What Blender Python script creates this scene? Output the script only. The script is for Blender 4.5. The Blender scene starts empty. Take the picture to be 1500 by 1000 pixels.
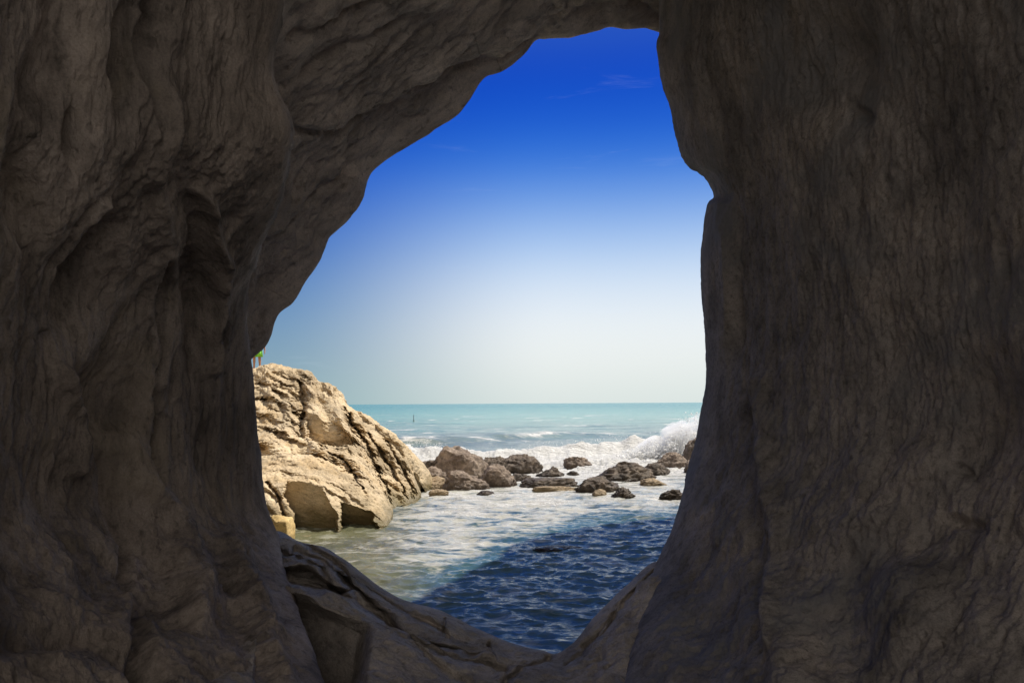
import bpy, bmesh, math, random
import numpy as np
from mathutils import Matrix, Vector

sc = bpy.context.scene
COL = sc.collection
R = math.radians

# ------------------------------------------------------------------ camera geometry
F = 1100.0            # focal length in pixels of the 1500 px photograph
CAMZ = 3.0            # eye height above the sea
ROLL = math.atan(3.0 / 500.0)
CA, SA = math.cos(ROLL), math.sin(ROLL)
HV = -90.7


def W(px, py, d):
    """world point seen at photo pixel (px, py) standing d metres ahead"""
    u = px - 750.0
    v = 500.0 - py
    u2 = u * CA + v * SA
    v2 = -u * SA + v * CA
    return (u2 / F * d, d, CAMZ + (v2 - HV) / F * d)


def PX(P):
    """photo pixel of world points (arrays) -> px, py"""
    d = np.where(np.abs(P[..., 1]) < 0.3, 0.3, P[..., 1])
    u2 = P[..., 0] / d * F
    v2 = (P[..., 2] - CAMZ) / d * F + HV
    u = u2 * CA - v2 * SA
    v = u2 * SA + v2 * CA
    px = 750 + u
    py = 500 - v
    bad = P[..., 1] < 0.3
    return np.where(bad, -9999, px), np.where(bad, -9999, py)


# ------------------------------------------------------------------ numpy noise
_G = np.array([[1, 1, 0], [-1, 1, 0], [1, -1, 0], [-1, -1, 0], [1, 0, 1], [-1, 0, 1], [1, 0, -1], [-1, 0, -1],
               [0, 1, 1], [0, -1, 1], [0, 1, -1], [0, -1, -1], [1, 1, 0], [-1, 1, 0], [0, -1, 1], [0, -1, -1]], float)
_perms = {}


def _perm(seed):
    if seed not in _perms:
        p = np.random.RandomState(seed).permutation(256)
        _perms[seed] = np.concatenate([p, p, p])
    return _perms[seed]


def noise(x, y, z, seed=0):
    p = _perm(seed)
    x, y, z = np.broadcast_arrays(np.asarray(x, float), np.asarray(y, float), np.asarray(z, float))
    xi = np.floor(x); yi = np.floor(y); zi = np.floor(z)
    xf = x - xi; yf = y - yi; zf = z - zi
    xi = xi.astype(int) & 255; yi = yi.astype(int) & 255; zi = zi.astype(int) & 255
    u = xf * xf * xf * (xf * (xf * 6 - 15) + 10)
    v = yf * yf * yf * (yf * (yf * 6 - 15) + 10)
    w = zf * zf * zf * (zf * (zf * 6 - 15) + 10)

    def g(dx, dy, dz):
        h = p[p[p[(xi + dx) & 255] + ((yi + dy) & 255)] + ((zi + dz) & 255)] & 15
        G = _G[h]
        return G[..., 0] * (xf - dx) + G[..., 1] * (yf - dy) + G[..., 2] * (zf - dz)
    x00 = g(0, 0, 0) * (1 - u) + g(1, 0, 0) * u
    x10 = g(0, 1, 0) * (1 - u) + g(1, 1, 0) * u
    x01 = g(0, 0, 1) * (1 - u) + g(1, 0, 1) * u
    x11 = g(0, 1, 1) * (1 - u) + g(1, 1, 1) * u
    return (x00 * (1 - v) + x10 * v) * (1 - w) + (x01 * (1 - v) + x11 * v) * w


def fbm(x, y, z, seed=0, octaves=4, gain=0.5, mode='n'):
    r = 0.0
    a = 1.0
    x, y, z = 0.72 * x + 0.58 * y - 0.38 * z, -0.61 * x + 0.79 * y + 0.06 * z, 0.335 * x + 0.19 * y + 0.923 * z
    for k in range(octaves):
        f = 1.93 ** k
        n = noise(x * f + 7.3 * k, y * f + 3.1 * k, z * f + 5.7 * k, seed + k)
        x, y, z = 0.8 * x + 0.6 * z, y, -0.6 * x + 0.8 * z
        if mode == 'r':                 # sharp crests, smooth hollows
            n = 0.35 - np.abs(n) * 1.6
        r = r + a * n
        a *= gain
    return r


def sstep(a, b, x):
    t = np.clip((x - a) / (b - a), 0, 1)
    return t * t * (3 - 2 * t)


# ------------------------------------------------------------------ interpolation (monotone cubic)
def pchip(k, Y, q):
    k = np.asarray(k, float)
    h = np.diff(k)
    shp = (-1,) + (1,) * (Y.ndim - 1)
    hb = h.reshape(shp)
    d = np.diff(Y, axis=0) / hb
    m = np.zeros_like(Y)
    w1 = (2 * h[1:] + h[:-1]).reshape(shp)
    w2 = (h[1:] + 2 * h[:-1]).reshape(shp)
    a, b = d[:-1], d[1:]
    ok = (a * b) > 0
    with np.errstate(divide='ignore', invalid='ignore'):
        hm = (w1 + w2) / (w1 / np.where(ok, a, 1) + w2 / np.where(ok, b, 1))
    m[1:-1] = np.where(ok, hm, 0)
    m[0] = d[0]
    m[-1] = d[-1]
    i = np.clip(np.searchsorted(k, q, side='right') - 1, 0, len(k) - 2)
    t = ((q - k[i]) / h[i]).reshape(shp)
    hh = h[i].reshape(shp)
    return ((2 * t ** 3 - 3 * t ** 2 + 1) * Y[i] + (t ** 3 - 2 * t ** 2 + t) * hh * m[i]
            + (-2 * t ** 3 + 3 * t ** 2) * Y[i + 1] + (t ** 3 - t ** 2) * hh * m[i + 1])


def refine(ctrl, ku, kv, qu, qv):
    A = pchip(ku, ctrl, qu)
    B = pchip(kv, np.swapaxes(A, 0, 1), qv)
    return np.swapaxes(B, 0, 1)


def normals(P):
    du = np.gradient(P, axis=0)
    dv = np.gradient(P, axis=1)
    n = np.cross(du, dv)
    return n / (np.linalg.norm(n, axis=-1, keepdims=True) + 1e-12)


def samples(keys, counts):
    q = []
    for i, c in enumerate(counts):
        q.append(np.linspace(keys[i], keys[i + 1], c, endpoint=False))
    q.append(np.array([keys[-1]]))
    return np.concatenate(q)


# ------------------------------------------------------------------ relief drawn along lines
def segdist(px, py, poly):
    best = np.full(px.shape, 1e9)
    for (x0, y0), (x1, y1) in zip(poly[:-1], poly[1:]):
        dx, dy = x1 - x0, y1 - y0
        t = np.clip(((px - x0) * dx + (py - y0) * dy) / (dx * dx + dy * dy + 1e-9), 0, 1)
        best = np.minimum(best, np.hypot(px - x0 - t * dx, py - y0 - t * dy))
    return best


def inpoly(px, py, poly):
    c = np.zeros(px.shape, bool)
    n = len(poly)
    for i in range(n):
        x0, y0 = poly[i]
        x1, y1 = poly[(i + 1) % n]
        cond = (y0 > py) != (y1 > py)
        xs = (x1 - x0) * (py - y0) / ((y1 - y0) if y1 != y0 else 1e-9) + x0
        c ^= cond & (px < xs)
    return c


def polymask(px, py, poly, soft):
    d = segdist(px, py, list(poly) + [poly[0]])
    s = np.where(inpoly(px, py, poly), d, -d)
    return sstep(-0.3 * soft, soft, s)


def line(px, py, poly, w, depth, warp=None):
    """a groove (depth < 0) or crest (depth > 0) along a polyline"""
    return depth * np.exp(-(segdist(px, py, poly) / w) ** 2)


def scoop(px, py, cx, cy, rx, ry, ang, depth):
    a = R(ang)
    X = (px - cx) * math.cos(a) + (py - cy) * math.sin(a)
    Y = -(px - cx) * math.sin(a) + (py - cy) * math.cos(a)
    return depth * np.exp(-((X / rx) ** 2 + (Y / ry) ** 2) ** 1.5)


# ------------------------------------------------------------------ mesh building
def grid_mesh(name, P, mat, attrs=None, flip=False, smooth=True, parent=None):
    nu, nv = P.shape[:2]
    me = bpy.data.meshes.new(name)
    nvt = nu * nv
    me.vertices.add(nvt)
    me.vertices.foreach_set('co', np.ascontiguousarray(P.reshape(-1, 3), dtype=np.float32).ravel())
    i = np.arange(nu - 1)[:, None] * nv + np.arange(nv - 1)[None, :]
    q = np.stack([i, i + 1, i + nv + 1, i + nv], -1).reshape(-1, 4)
    if flip:
        q = q[:, ::-1]
    nf = len(q)
    me.loops.add(nf * 4)
    me.loops.foreach_set('vertex_index', np.ascontiguousarray(q, dtype=np.int32).ravel())
    me.polygons.add(nf)
    me.polygons.foreach_set('loop_start', np.arange(0, nf * 4, 4, dtype=np.int32))
    me.polygons.foreach_set('loop_total', np.full(nf, 4, dtype=np.int32))
    me.update(calc_edges=True)
    me.polygons.foreach_set('use_smooth', np.full(nf, smooth, dtype=bool))
    for k, a in (attrs or {}).items():
        at = me.attributes.new(k, 'FLOAT', 'POINT')
        at.data.foreach_set('value', np.ascontiguousarray(a, dtype=np.float32).ravel())
    me.materials.append(mat)
    o = bpy.data.objects.new(name, me)
    COL.objects.link(o)
    if parent is not None:
        o.parent = parent
    return o


def join_grids(name, grids, mat, parent=None):
    """several (P, flip) grids linked as one mesh object"""
    vs, qs, off = [], [], 0
    for P, flip in grids:
        nu, nv = P.shape[:2]
        i = np.arange(nu - 1)[:, None] * nv + np.arange(nv - 1)[None, :]
        q = np.stack([i, i + 1, i + nv + 1, i + nv], -1).reshape(-1, 4)
        if flip:
            q = q[:, ::-1]
        vs.append(P.reshape(-1, 3)); qs.append(q + off)
        off += nu * nv
    V = np.concatenate(vs); Q = np.concatenate(qs)
    return poly_mesh(name, V, Q, mat, parent)


def poly_mesh(name, V, Q, mat, parent=None, smooth=True):
    me = bpy.data.meshes.new(name)
    k = Q.shape[1]
    me.vertices.add(len(V))
    me.vertices.foreach_set('co', np.ascontiguousarray(V, dtype=np.float32).ravel())
    nf = len(Q)
    me.loops.add(nf * k)
    me.loops.foreach_set('vertex_index', np.ascontiguousarray(Q, dtype=np.int32).ravel())
    me.polygons.add(nf)
    me.polygons.foreach_set('loop_start', np.arange(0, nf * k, k, dtype=np.int32))
    me.polygons.foreach_set('loop_total', np.full(nf, k, dtype=np.int32))
    me.update(calc_edges=True)
    me.polygons.foreach_set('use_smooth', np.full(nf, smooth, dtype=bool))
    me.materials.append(mat)
    o = bpy.data.objects.new(name, me)
    COL.objects.link(o)
    if parent is not None:
        o.parent = parent
    return o


def tag(o, label=None, cat=None, group=None, kind=None):
    if label: o['label'] = label
    if cat: o['category'] = cat
    if group: o['group'] = group
    if kind: o['kind'] = kind
    return o


# ------------------------------------------------------------------ materials
def lin(c):
    return tuple(((v / 255) / 12.92 if v / 255 <= 0.04045 else ((v / 255 + 0.055) / 1.055) ** 2.4) for v in c)


class NT:
    def __init__(self, name):
        self.m = bpy.data.materials.new(name)
        self.m.use_nodes = True
        self.t = self.m.node_tree
        self.t.nodes.clear()

    def n(self, typ, inputs=None, **props):
        nd = self.t.nodes.new(typ)
        for k, v in props.items():
            setattr(nd, k, v)
        for k, v in (inputs or {}).items():
            if isinstance(v, tuple) and len(v) == 2 and hasattr(v[0], 'outputs'):
                self.t.links.new(v[0].outputs[v[1]], nd.inputs[k])
            elif hasattr(v, 'outputs'):
                self.t.links.new(v.outputs[0], nd.inputs[k])
            else:
                nd.inputs[k].default_value = v
        return nd

    def ramp(self, fac, stops, interp='LINEAR'):
        nd = self.n('ShaderNodeValToRGB', {0: fac})
        cr = nd.color_ramp
        cr.interpolation = interp
        while len(cr.elements) < len(stops):
            cr.elements.new(0.5)
        for e, (p, c) in zip(cr.elements, stops):
            e.position = p
            e.color = (c[0], c[1], c[2], 1) if hasattr(c, '__len__') else (c, c, c, 1)
        return nd

    def math(self, op, a, b=0.0, c=None, clamp=False):
        d = {0: a, 1: b}
        if c is not None: d[2] = c
        return self.n('ShaderNodeMath', d, operation=op, use_clamp=clamp)

    def mix(self, fac, a, b, blend='MIX'):
        nd = self.n('ShaderNodeMix', data_type='RGBA', blend_type=blend)
        ins = [i for i in nd.inputs]
        for idx, v in ((0, fac), (6, a), (7, b)):
            if isinstance(v, tuple) and len(v) == 2 and hasattr(v[0], 'outputs'):
                self.t.links.new(v[0].outputs[v[1]], ins[idx])
            elif hasattr(v, 'outputs'):
                out = v.outputs[2] if v.bl_idname == 'ShaderNodeMix' else v.outputs[0]
                self.t.links.new(out, ins[idx])
            else:
                ins[idx].default_value = (v[0], v[1], v[2], 1) if hasattr(v, '__len__') else v
        return nd

    def noise(self, vec, scale, detail=4, rough=0.55, dist=0.0):
        return self.n('ShaderNodeTexNoise', {'Vector': vec, 'Scale': scale, 'Detail': detail, 'Roughness': rough, 'Distortion': dist})


def out_of(nd):
    return (nd, 2) if nd.bl_idname == 'ShaderNodeMix' else (nd, 0)


def rock_material(name, cols, rot=(0, 0, 0), stretch=(1, 1, 1), scale=1.0, bump=0.5, streak=0.35, rough=0.9, pits=0.5,
                  wet=None, patch=None, dist_b=0.05, crevice_shade=None):
    t = NT(name)
    tc = t.n('ShaderNodeTexCoord')
    mp0 = t.n('ShaderNodeMapping', {'Vector': (tc, 3), 'Rotation': rot})
    mp = t.n('ShaderNodeMapping', {'Vector': mp0, 'Scale': stretch})
    big = t.noise((tc, 3), 0.7 * scale, 5, 0.6)
    mid = t.noise(mp, 3.0 * scale, 8, 0.65, 0.4)
    fine = t.noise(mp, 14.0 * scale, 8, 0.7, 0.2)
    grain = t.noise((tc, 3), 55.0 * scale, 6, 0.7)
    base = t.ramp(big, [(0.3, cols[0]), (0.5, cols[1]), (0.7, cols[2])])
    c = base
    dark = t.ramp(mid, [(0.32, 1 - streak), (0.5, 1.0), (0.72, 1 + streak * 0.35)])
    c = t.mix(1.0, c, dark, 'MULTIPLY')
    fd = t.ramp(fine, [(0.30, 0.45), (0.47, 1.0), (0.72, 1.25)])
    c = t.mix(0.8, c, fd, 'MULTIPLY')
    gd = t.ramp(grain, [(0.32, 0.6), (0.5, 1.0), (0.68, 1.3)])
    c = t.mix(0.6, c, gd, 'MULTIPLY')
    mps = t.n('ShaderNodeMapping', {'Vector': mp0, 'Scale': tuple(0.35 if q < 0.99 else 1.0 for q in stretch)})
    stn = t.noise(mps, 1.6 * scale, 6, 0.6, 0.5)
    c = t.mix(0.8, c, t.ramp(stn, [(0.34, 0.62), (0.52, 1.0), (0.7, 1.15)]), 'MULTIPLY')
    ptn = t.noise((tc, 3), 11.0 * scale, 3, 0.5, 0.3)
    ptr = t.ramp(ptn, [(0.30, 0.0), (0.40, 1.0)])
    c = t.mix(0.6 * pits, c, ptr, 'MULTIPLY')
    if patch:
        pn = t.noise((tc, 3), patch[1], 5, 0.6, 0.6)
        pf = t.ramp(pn, [(patch[2], 0.0), (patch[2] + 0.16, 1.0)])
        pm = t.math('MULTIPLY', pf, patch[3])
        c = t.mix(pm, c, patch[0])
    if crevice_shade:       # shade painted into the colour under bed lips and along cracks
        da = t.n('ShaderNodeAttribute', attribute_name='crevice_shade')
        c = t.mix(t.math('MULTIPLY', t.math('MULTIPLY', (da, 2), t.ramp(mid, [(0.35, 0.3), (0.6, 1.0)])), 0.8), c, crevice_shade)
    if wet:        # darker, algae-tinted band just above the water
        geo = t.n('ShaderNodeNewGeometry')
        sx = t.n('ShaderNodeSeparateXYZ', {0: (geo, 0)})
        wn = t.math('MULTIPLY_ADD', mid, wet[2], -wet[2] * 0.5)
        zz = t.math('ADD', (sx, 2), wn)
        wf = t.n('ShaderNodeMapRange', {0: zz, 1: wet[0], 2: wet[1], 3: 1.0, 4: 0.0})
        c = t.mix(t.math('MULTIPLY', wf, wet[4]), c, wet[3])
    v = t.n('ShaderNodeTexVoronoi', {'Vector': mp, 'Scale': 7.0 * scale}, feature='F1')
    vr = t.ramp(v, [(0.0, 0.0), (0.35, 1.0)])
    h1 = t.math('MULTIPLY', mid, 1.0)
    h2 = t.math('MULTIPLY_ADD', fine, 0.50, h1)
    h3 = t.math('MULTIPLY_ADD', grain, 0.16, h2)
    h4 = t.math('MULTIPLY_ADD', ptr, 0.22 * pits, t.math('MULTIPLY_ADD', vr, 0.10 * pits, h3))
    bp = t.n('ShaderNodeBump', {'Strength': bump, 'Distance': dist_b / scale, 'Height': h4})
    b = t.n('ShaderNodeBsdfPrincipled', {'Base Color': out_of(c), 'Roughness': rough, 'Normal': bp, 'Specular IOR Level': 0.25})
    if wet:
        rr = t.n('ShaderNodeMapRange', {0: wf, 1: 0.0, 2: 1.0, 3: rough, 4: 0.28})
        t.t.links.new(rr.outputs[0], b.inputs['Roughness'])
    o = t.n('ShaderNodeOutputMaterial', {0: b})
    return t.m


CAVE_A = [(0.25, 0.205, 0.17), (0.35, 0.287, 0.238), (0.45, 0.37, 0.31)]
M_left = rock_material('cave_stone', CAVE_A, stretch=(1.0, 1.0, 0.30), scale=1.25, bump=1.0, streak=0.5, patch=((0.36, 0.29, 0.20), 1.1, 0.55, 0.55))
M_right = rock_material('cave_stone_smooth', [(0.20, 0.178, 0.162), (0.29, 0.256, 0.23), (0.39, 0.33, 0.28)], rot=(0, R(12), 0), stretch=(1.0, 1.0, 0.9), scale=2.1, bump=0.9,
                        streak=0.35, patch=((0.21, 0.205, 0.205), 1.3, 0.5, 0.75))
M_roof = rock_material('cave_roof_stone', [(0.48, 0.40, 0.34), (0.58, 0.49, 0.42), (0.66, 0.565, 0.485)], rot=(0, R(37), 0), stretch=(0.28, 0.9, 1.0), scale=1.15, bump=1.0, streak=0.4,
                       patch=((0.36, 0.32, 0.29), 1.2, 0.52, 0.5))
M_floor = rock_material('cave_floor_stone', [(0.40, 0.345, 0.295), (0.48, 0.415, 0.355), (0.56, 0.485, 0.415)], rot=(0, R(-28), 0), stretch=(0.35, 0.8, 1.0), scale=1.2, bump=0.9, streak=0.35,
                        patch=((0.36, 0.34, 0.325), 1.6, 0.55, 0.5))
M_cliff = rock_material('cliff_stone', [(0.30, 0.24, 0.17), (0.38, 0.30, 0.21), (0.45, 0.36, 0.25)], stretch=(0.5, 0.5, 1.0), scale=0.5, bump=0.8, streak=0.35)
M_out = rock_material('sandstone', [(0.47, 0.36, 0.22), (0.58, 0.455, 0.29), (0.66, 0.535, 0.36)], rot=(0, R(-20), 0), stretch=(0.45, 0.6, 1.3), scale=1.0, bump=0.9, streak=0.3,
                      wet=(0.05, 0.6, 0.6, (0.14, 0.115, 0.045), 0.85), dist_b=0.06, crevice_shade=(0.16, 0.11, 0.065), patch=((0.50, 0.33, 0.14), 0.9, 0.52, 0.4))
M_out2 = rock_material('ochre_sandstone', [(0.50, 0.34, 0.13), (0.58, 0.42, 0.19), (0.62, 0.48, 0.26)], stretch=(0.5, 0.6, 1.2), scale=1.3, bump=0.7, streak=0.3,
                       wet=(0.0, 0.3, 0.3, (0.20, 0.15, 0.05), 0.6))
M_b_dark = rock_material('wet_dark_stone', [(0.085, 0.066, 0.051), (0.155, 0.12, 0.092), (0.27, 0.21, 0.155)], scale=2.0, patch=((0.36, 0.29, 0.23), 4.0, 0.54, 0.6), dist_b=0.2, bump=0.9, streak=0.5, rough=0.6,
                         wet=(0.0, 0.35, 0.25, (0.035, 0.028, 0.02), 0.8))
M_b_mid = rock_material('brown_stone', [(0.20, 0.15, 0.115), (0.33, 0.255, 0.195), (0.46, 0.365, 0.285)], scale=2.0, patch=((0.10, 0.075, 0.06), 4.0, 0.52, 0.65), dist_b=0.2, bump=0.9, streak=0.5, rough=0.7,
                        wet=(0.05, 0.45, 0.3, (0.07, 0.05, 0.035), 0.8))
M_b_tan = rock_material('tan_stone', [(0.34, 0.25, 0.15), (0.45, 0.34, 0.22), (0.55, 0.43, 0.29)], scale=2.0, dist_b=0.16, bump=0.8, streak=0.4, rough=0.75,
                        wet=(0.0, 0.25, 0.25, (0.16, 0.12, 0.06), 0.7))

# ------------------------------------------------------------------ CAVE
cave = bpy.data.objects.new('cave', None)
cave.location = (0, 2.0, 1.0)
COL.objects.link(cave)
CINV = Vector((0, -2.0, -1.0))


def cave_part(name, P, mat, want=None):
    """want: world point the surface must face"""
    o = grid_mesh(name, P - np.array([0, 2.0, 1.0]), mat, parent=cave)
    return o


def facing(P, ref, sl):
    n = normals(P)
    s = np.sum((np.array(ref) - P[sl]) * n[sl])
    return (n if s > 0 else -n), (s <= 0)


# ---- left wall / pillar -------------------------------------------------
LE = [(-700, 440, 4.9), (-450, 430, 4.9), (-150, 420, 5.0), (0, 412, 5.1), (110, 397, 5.2), (190, 425, 5.3), (280, 410, 5.6), (370, 376, 6.0),
      (430, 361, 6.3), (490, 363, 6.5), (530, 367, 6.6), (600, 374, 6.7), (690, 381, 6.8), (740, 388, 6.8), (780, 403, 6.7), (840, 416, 6.1),
      (900, 440, 5.4), (1000, 472, 4.6), (1150, 520, 3.6), (1400, 600, 2.6)]
fr = [0.0, 0.3, 0.6, 0.82, 0.94, 1.0]
gr = [0.0, 0.28, 0.55, 0.80, 0.92, 1.0]
ctrl = []
LES = {p: 0.25 * np.interp(p - 120, [q[0] for q in LE], [q[1] for q in LE]) + 0.5 * np.interp(p, [q[0] for q in LE], [q[1] for q in LE]) + 0.25 * np.interp(p + 120, [q[0] for q in LE], [q[1] for q in LE]) for p, _, _ in LE}
for py, e, de in LE:
    row = []
    dn = 2.8
    if py > 900: dn = min(dn, 2.0 * F / (py - 590))
    c0 = None
    pts = []
    for f, g in zip(fr, gr):
        ee = e * f ** 6 + LES[py] * (1 - f ** 6)
        px = -150 + f * (ee + 150)
        d = dn + g * (de - dn)
        pts.append(W(px, py, d))
    z0 = max(min(pts[0][2], 6.5), 0.6)
    row = [(-2.9, -3.2, z0 + 0.3), (-2.25, 0.3, z0)] + pts + [W(e - 12, py, de + 0.35), W(e - 90, py, de + 0.9), W(e - 330, py, de + 1.3)]
    ctrl.append(row)
ctrl = np.array(ctrl)
ku = np.array([r[0] for r in LE], float)
kv = [-6, -3, 0, 0.3 * 5, 0.6 * 5, 0.82 * 5, 0.94 * 5, 5.0, 5.5, 6.0, 7.0]
qu = np.concatenate([np.linspace(-700, -60, 40, endpoint=False), np.linspace(-60, 1060, 520, endpoint=False), np.linspace(1060, 1400, 30)])
qv = samples(kv, [6, 10, 70, 120, 90, 60, 35, 14, 14, 10])
P = refine(ctrl, ku, kv, qu, qv)
n, fl = facing(P, (0, 0, 3), np.s_[:, 20:300])
px, py = PX(P)
x, y, z = P[..., 0], P[..., 1], P[..., 2]
wx = noise(x * 0.8, y * 0.8, z * 0.5, 3) * 0.35
h = 0.10 * fbm((x + wx) * 1.3, y * 1.3, z * 0.34, 11, 2, 0.45, 'r')
h += 0.028 * fbm((x + wx) * 3.2, y * 3.2, z * 0.7 + x * 0.5, 21, 3, 0.5, 'r') + 0.04 * fbm((x + wx) * 2.4, y * 2.4, z * 0.35, 25, 3, 0.5)
h += 0.022 * fbm(x * 7, y * 7, z * 3.0, 31, 4, 0.6)
h += 0.03 * fbm(x * 2.2, y * 2.2, z * 2.2, 41, 3, 0.5)
rgh = sstep(0.0, 0.3, noise(x * 0.9, y * 0.9, z * 0.5, 43) + 0.15)
h += 0.022 * rgh * fbm(x * 9, y * 9, z * 6, 45, 4, 0.62, 'r')
h += 0.009 * fbm(x * 16, y * 16, z * 4.0, 51, 3, 0.6, 'r')
wpx = px + 14 * noise(z * 3, y * 2, 0, 7)
wpy = py
h0 = h
h = 0.0
h += scoop(wpx, wpy, 115, 205, 9, 40, 0, -0.28)
h += scoop(wpx, wpy, 183, 80, 20, 75, 4, -0.20) + scoop(wpx, wpy, 228, 80, 22, 80, -3, -0.22)
h += line(wpx, wpy, [(206, 20), (206, 120), (220, 200)], 8, 0.08)
h += scoop(wpx, wpy, 292, 410, 24, 110, 0, -0.26)
h += line(wpx, wpy, [(300, 285), (318, 335), (335, 385), (318, 440), (312, 540)], 9, 0.14)
h += line(wpx, wpy, [(238, 60), (248, 150), (232, 260), (240, 360), (236, 470), (228, 560)], 12, 0.10)
h += line(wpx, wpy, [(246, 380), (240, 470), (226, 560), (232, 700)], 7, -0.20)
h += scoop(wpx, wpy, 128, 400, 42, 90, 25, -0.22)
h += line(wpx, wpy, [(150, 300), (118, 350), (85, 430), (70, 480)], 9, 0.12)
h += scoop(wpx, wpy, 185, 660, 26, 130, -4, -0.24)
h += scoop(wpx, wpy, 80, 80, 30, 90, 10, -0.14) + scoop(wpx, wpy, 40, 300, 26, 110, 0, -0.16)
h += line(wpx, wpy, [(85, 540), (120, 620), (118, 690)], 9, 0.10)
h += scoop(wpx, wpy, 150, 590, 40, 70, 0, -0.14)
h += line(wpx, wpy, [(190, 640), (205, 690), (260, 780), (292, 850), (300, 900)], 16, 0.15)
h += scoop(wpx, wpy, 235, 850, 34, 80, -25, -0.16)
h += line(wpx, wpy, [(330, 790), (360, 850), (395, 930), (420, 1010)], 18, 0.10)
h += scoop(wpx, wpy, 350, 900, 22, 80, -25, -0.10)
h += scoop(wpx, wpy, 205, 900, 14, 130, -5, -0.18)
h += line(wpx, wpy, [(0, 940), (120, 930), (230, 985)], 18, -0.12)
h += scoop(wpx, wpy, 90, 720, 60, 60, 0, -0.10)
h += line(wpx, wpy, [(410, 0), (396, 60), (404, 130), (424, 190), (412, 270), (380, 340), (368, 390)], 6, 0.06)
h = 0.62 * h0 + 0.8 * h
h += 0.030 * fbm(x * 5.5, y * 5.5, z * 1.3, 47, 5, 0.7)
vv = np.broadcast_to(qv[None, :], px.shape)
fade = 0.16 + 0.84 * sstep(0.0, 0.5, np.abs(vv - 5.0))
P = P + n * (h * fade)[..., None]
o = cave_part('cave_wall', P, M_left)
tag(o, 'fluted dark brown left cave wall')

# ---- right wall ---------------------------------------------------------
RE = [(-700, 940, 6.4), (-450, 945, 6.4), (-150, 962, 6.6), (0, 971, 6.8), (48, 972, 6.8), (65, 968, 6.8), (90, 970, 6.8), (120, 975, 6.8), (160, 988, 6.8), (200, 997, 6.8),
      (230, 1009, 6.8), (243, 1019, 6.8), (252, 1034, 6.8), (287, 1048, 6.8), (301, 1041, 6.8), (345, 1035, 6.8), (395, 1032, 6.8), (430, 1033, 6.8),
      (490, 1038, 6.8), (535, 1040, 6.8), (580, 1036, 6.8), (610, 1030, 6.8), (640, 1024, 6.8), (690, 1010, 6.7), (730, 1000, 6.6), (765, 990, 6.5),
      (822, 968, 6.3), (860, 955, 6.0), (920, 935, 5.5), (1000, 915, 4.9), (1150, 880, 3.8), (1400, 840, 2.7)]
fr = [0, 0.05, 0.11, 0.17, 0.32, 0.6, 1.0]
gr = [0, 0.13, 0.23, 0.33, 0.52, 0.76, 1.0]
ctrl = []
RES = {}
for p, _, _ in RE:
    o_ = np.linspace(-170, 170, 15)
    RES[p] = float(np.mean(np.interp(p + o_, [q[0] for q in RE], [q[1] for q in RE])))
for py_, e, de in RE:
    dn = 2.7
    if py_ > 900: dn = min(dn, 2.0 * F / (py_ - 590))
    pts = []
    for f, g in zip(fr, gr):
        k_ = math.exp(-f / 0.07)
        ee = e * k_ + RES[py_] * (1 - k_)
        pts.append(W(ee + f * (1720 - ee), py_, de + g * (dn - de)))
    z0 = max(min(pts[-1][2], 6.5), 0.6)
    row = [W(e + 330, py_, de + 1.9), W(e + 110, py_, de + 1.2), W(e + 15, py_, de + 0.45)] + pts + [(2.4, 0.3, z0), (3.0, -3.2, z0 + 0.3)]
    ctrl.append(row)
ctrl = np.array(ctrl)
ku = np.array([r[0] for r in RE], float)
kv = [-2.0, -1.0, -0.5] + [f * 5 for f in fr] + [7, 10]
qv = samples(kv, [10, 14, 14, 45, 50, 50, 110, 130, 90, 10, 6])
P = refine(ctrl, ku, kv, qu, qv)
n, fl = facing(P, (0, 0, 3), np.s_[:, 60:400])
px, py = PX(P)
x, y, z = P[..., 0], P[..., 1], P[..., 2]
wx = noise(x * 0.8, y * 0.8, z * 0.5, 5) * 0.4
zz = z * 0.45 + x * 0.1
h = 0.075 * fbm((x + wx) * 0.9, y * 0.9, zz * 0.9, 111, 3, 0.45)
h += 0.012 * fbm((x + wx) * 3.2, y * 3.2, zz * 2.2, 121, 4, 0.5)
h += 0.018 * fbm(x * 8, y * 8, z * 3.0, 131, 4, 0.6)
h += 0.008 * fbm(x * 18, y * 18, z * 5, 151, 3, 0.6, 'r')
h += 0.012 * fbm(x * 5.0, y * 5.0, z * 2.6, 147, 5, 0.7)
low = sstep(380, 760, py)
h += low * 0.04 * fbm(x * 2.0, y * 2.0, z * 1.8, 141, 4, 0.6)
wpx = px + 10 * noise(z * 3, y * 2, 0, 9)
h += line(wpx, py, [(1062, 290), (1076, 340), (1080, 430), (1086, 500), (1100, 620), (1112, 760), (1120, 1000)], 14, -0.05)
h += scoop(wpx, py, 1070, 470, 9, 60, 4, -0.13)
h += line(wpx, py, [(1054, 300), (1062, 360), (1062, 440), (1056, 500)], 6, 0.06)
h += line(wpx, py, [(1152, 30), (1152, 90), (1178, 145), (1240, 178)], 22, -0.05)
h += scoop(wpx, py, 1225, 90, 60, 70, 20, -0.12)
h += scoop(wpx, py, 1250, 170, 18, 10, 20, -0.04)
h += scoop(wpx, py, 1390, 760, 26, 10, 10, -0.07) + scoop(wpx, py, 1385, 680, 16, 8, 30, -0.04)
h += line(wpx, py, [(1280, 760), (1230, 800), (1165, 900), (1140, 1000)], 34, 0.08)
h += scoop(wpx, py, 1230, 920, 80, 90, -30, -0.10)
h += line(wpx, py, [(1120, 560), (1130, 680), (1150, 800), (1130, 950)], 12, 0.07)
h += scoop(wpx, py, 1430, 620, 70, 90, 0, -0.12) + scoop(wpx, py, 1310, 560, 60, 90, 10, -0.08)
h += scoop(wpx, py, 1320, 880, 50, 70, 40, 0.14)
h += scoop(wpx, py, 1040, 900, 60, 80, -20, -0.10)
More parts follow.
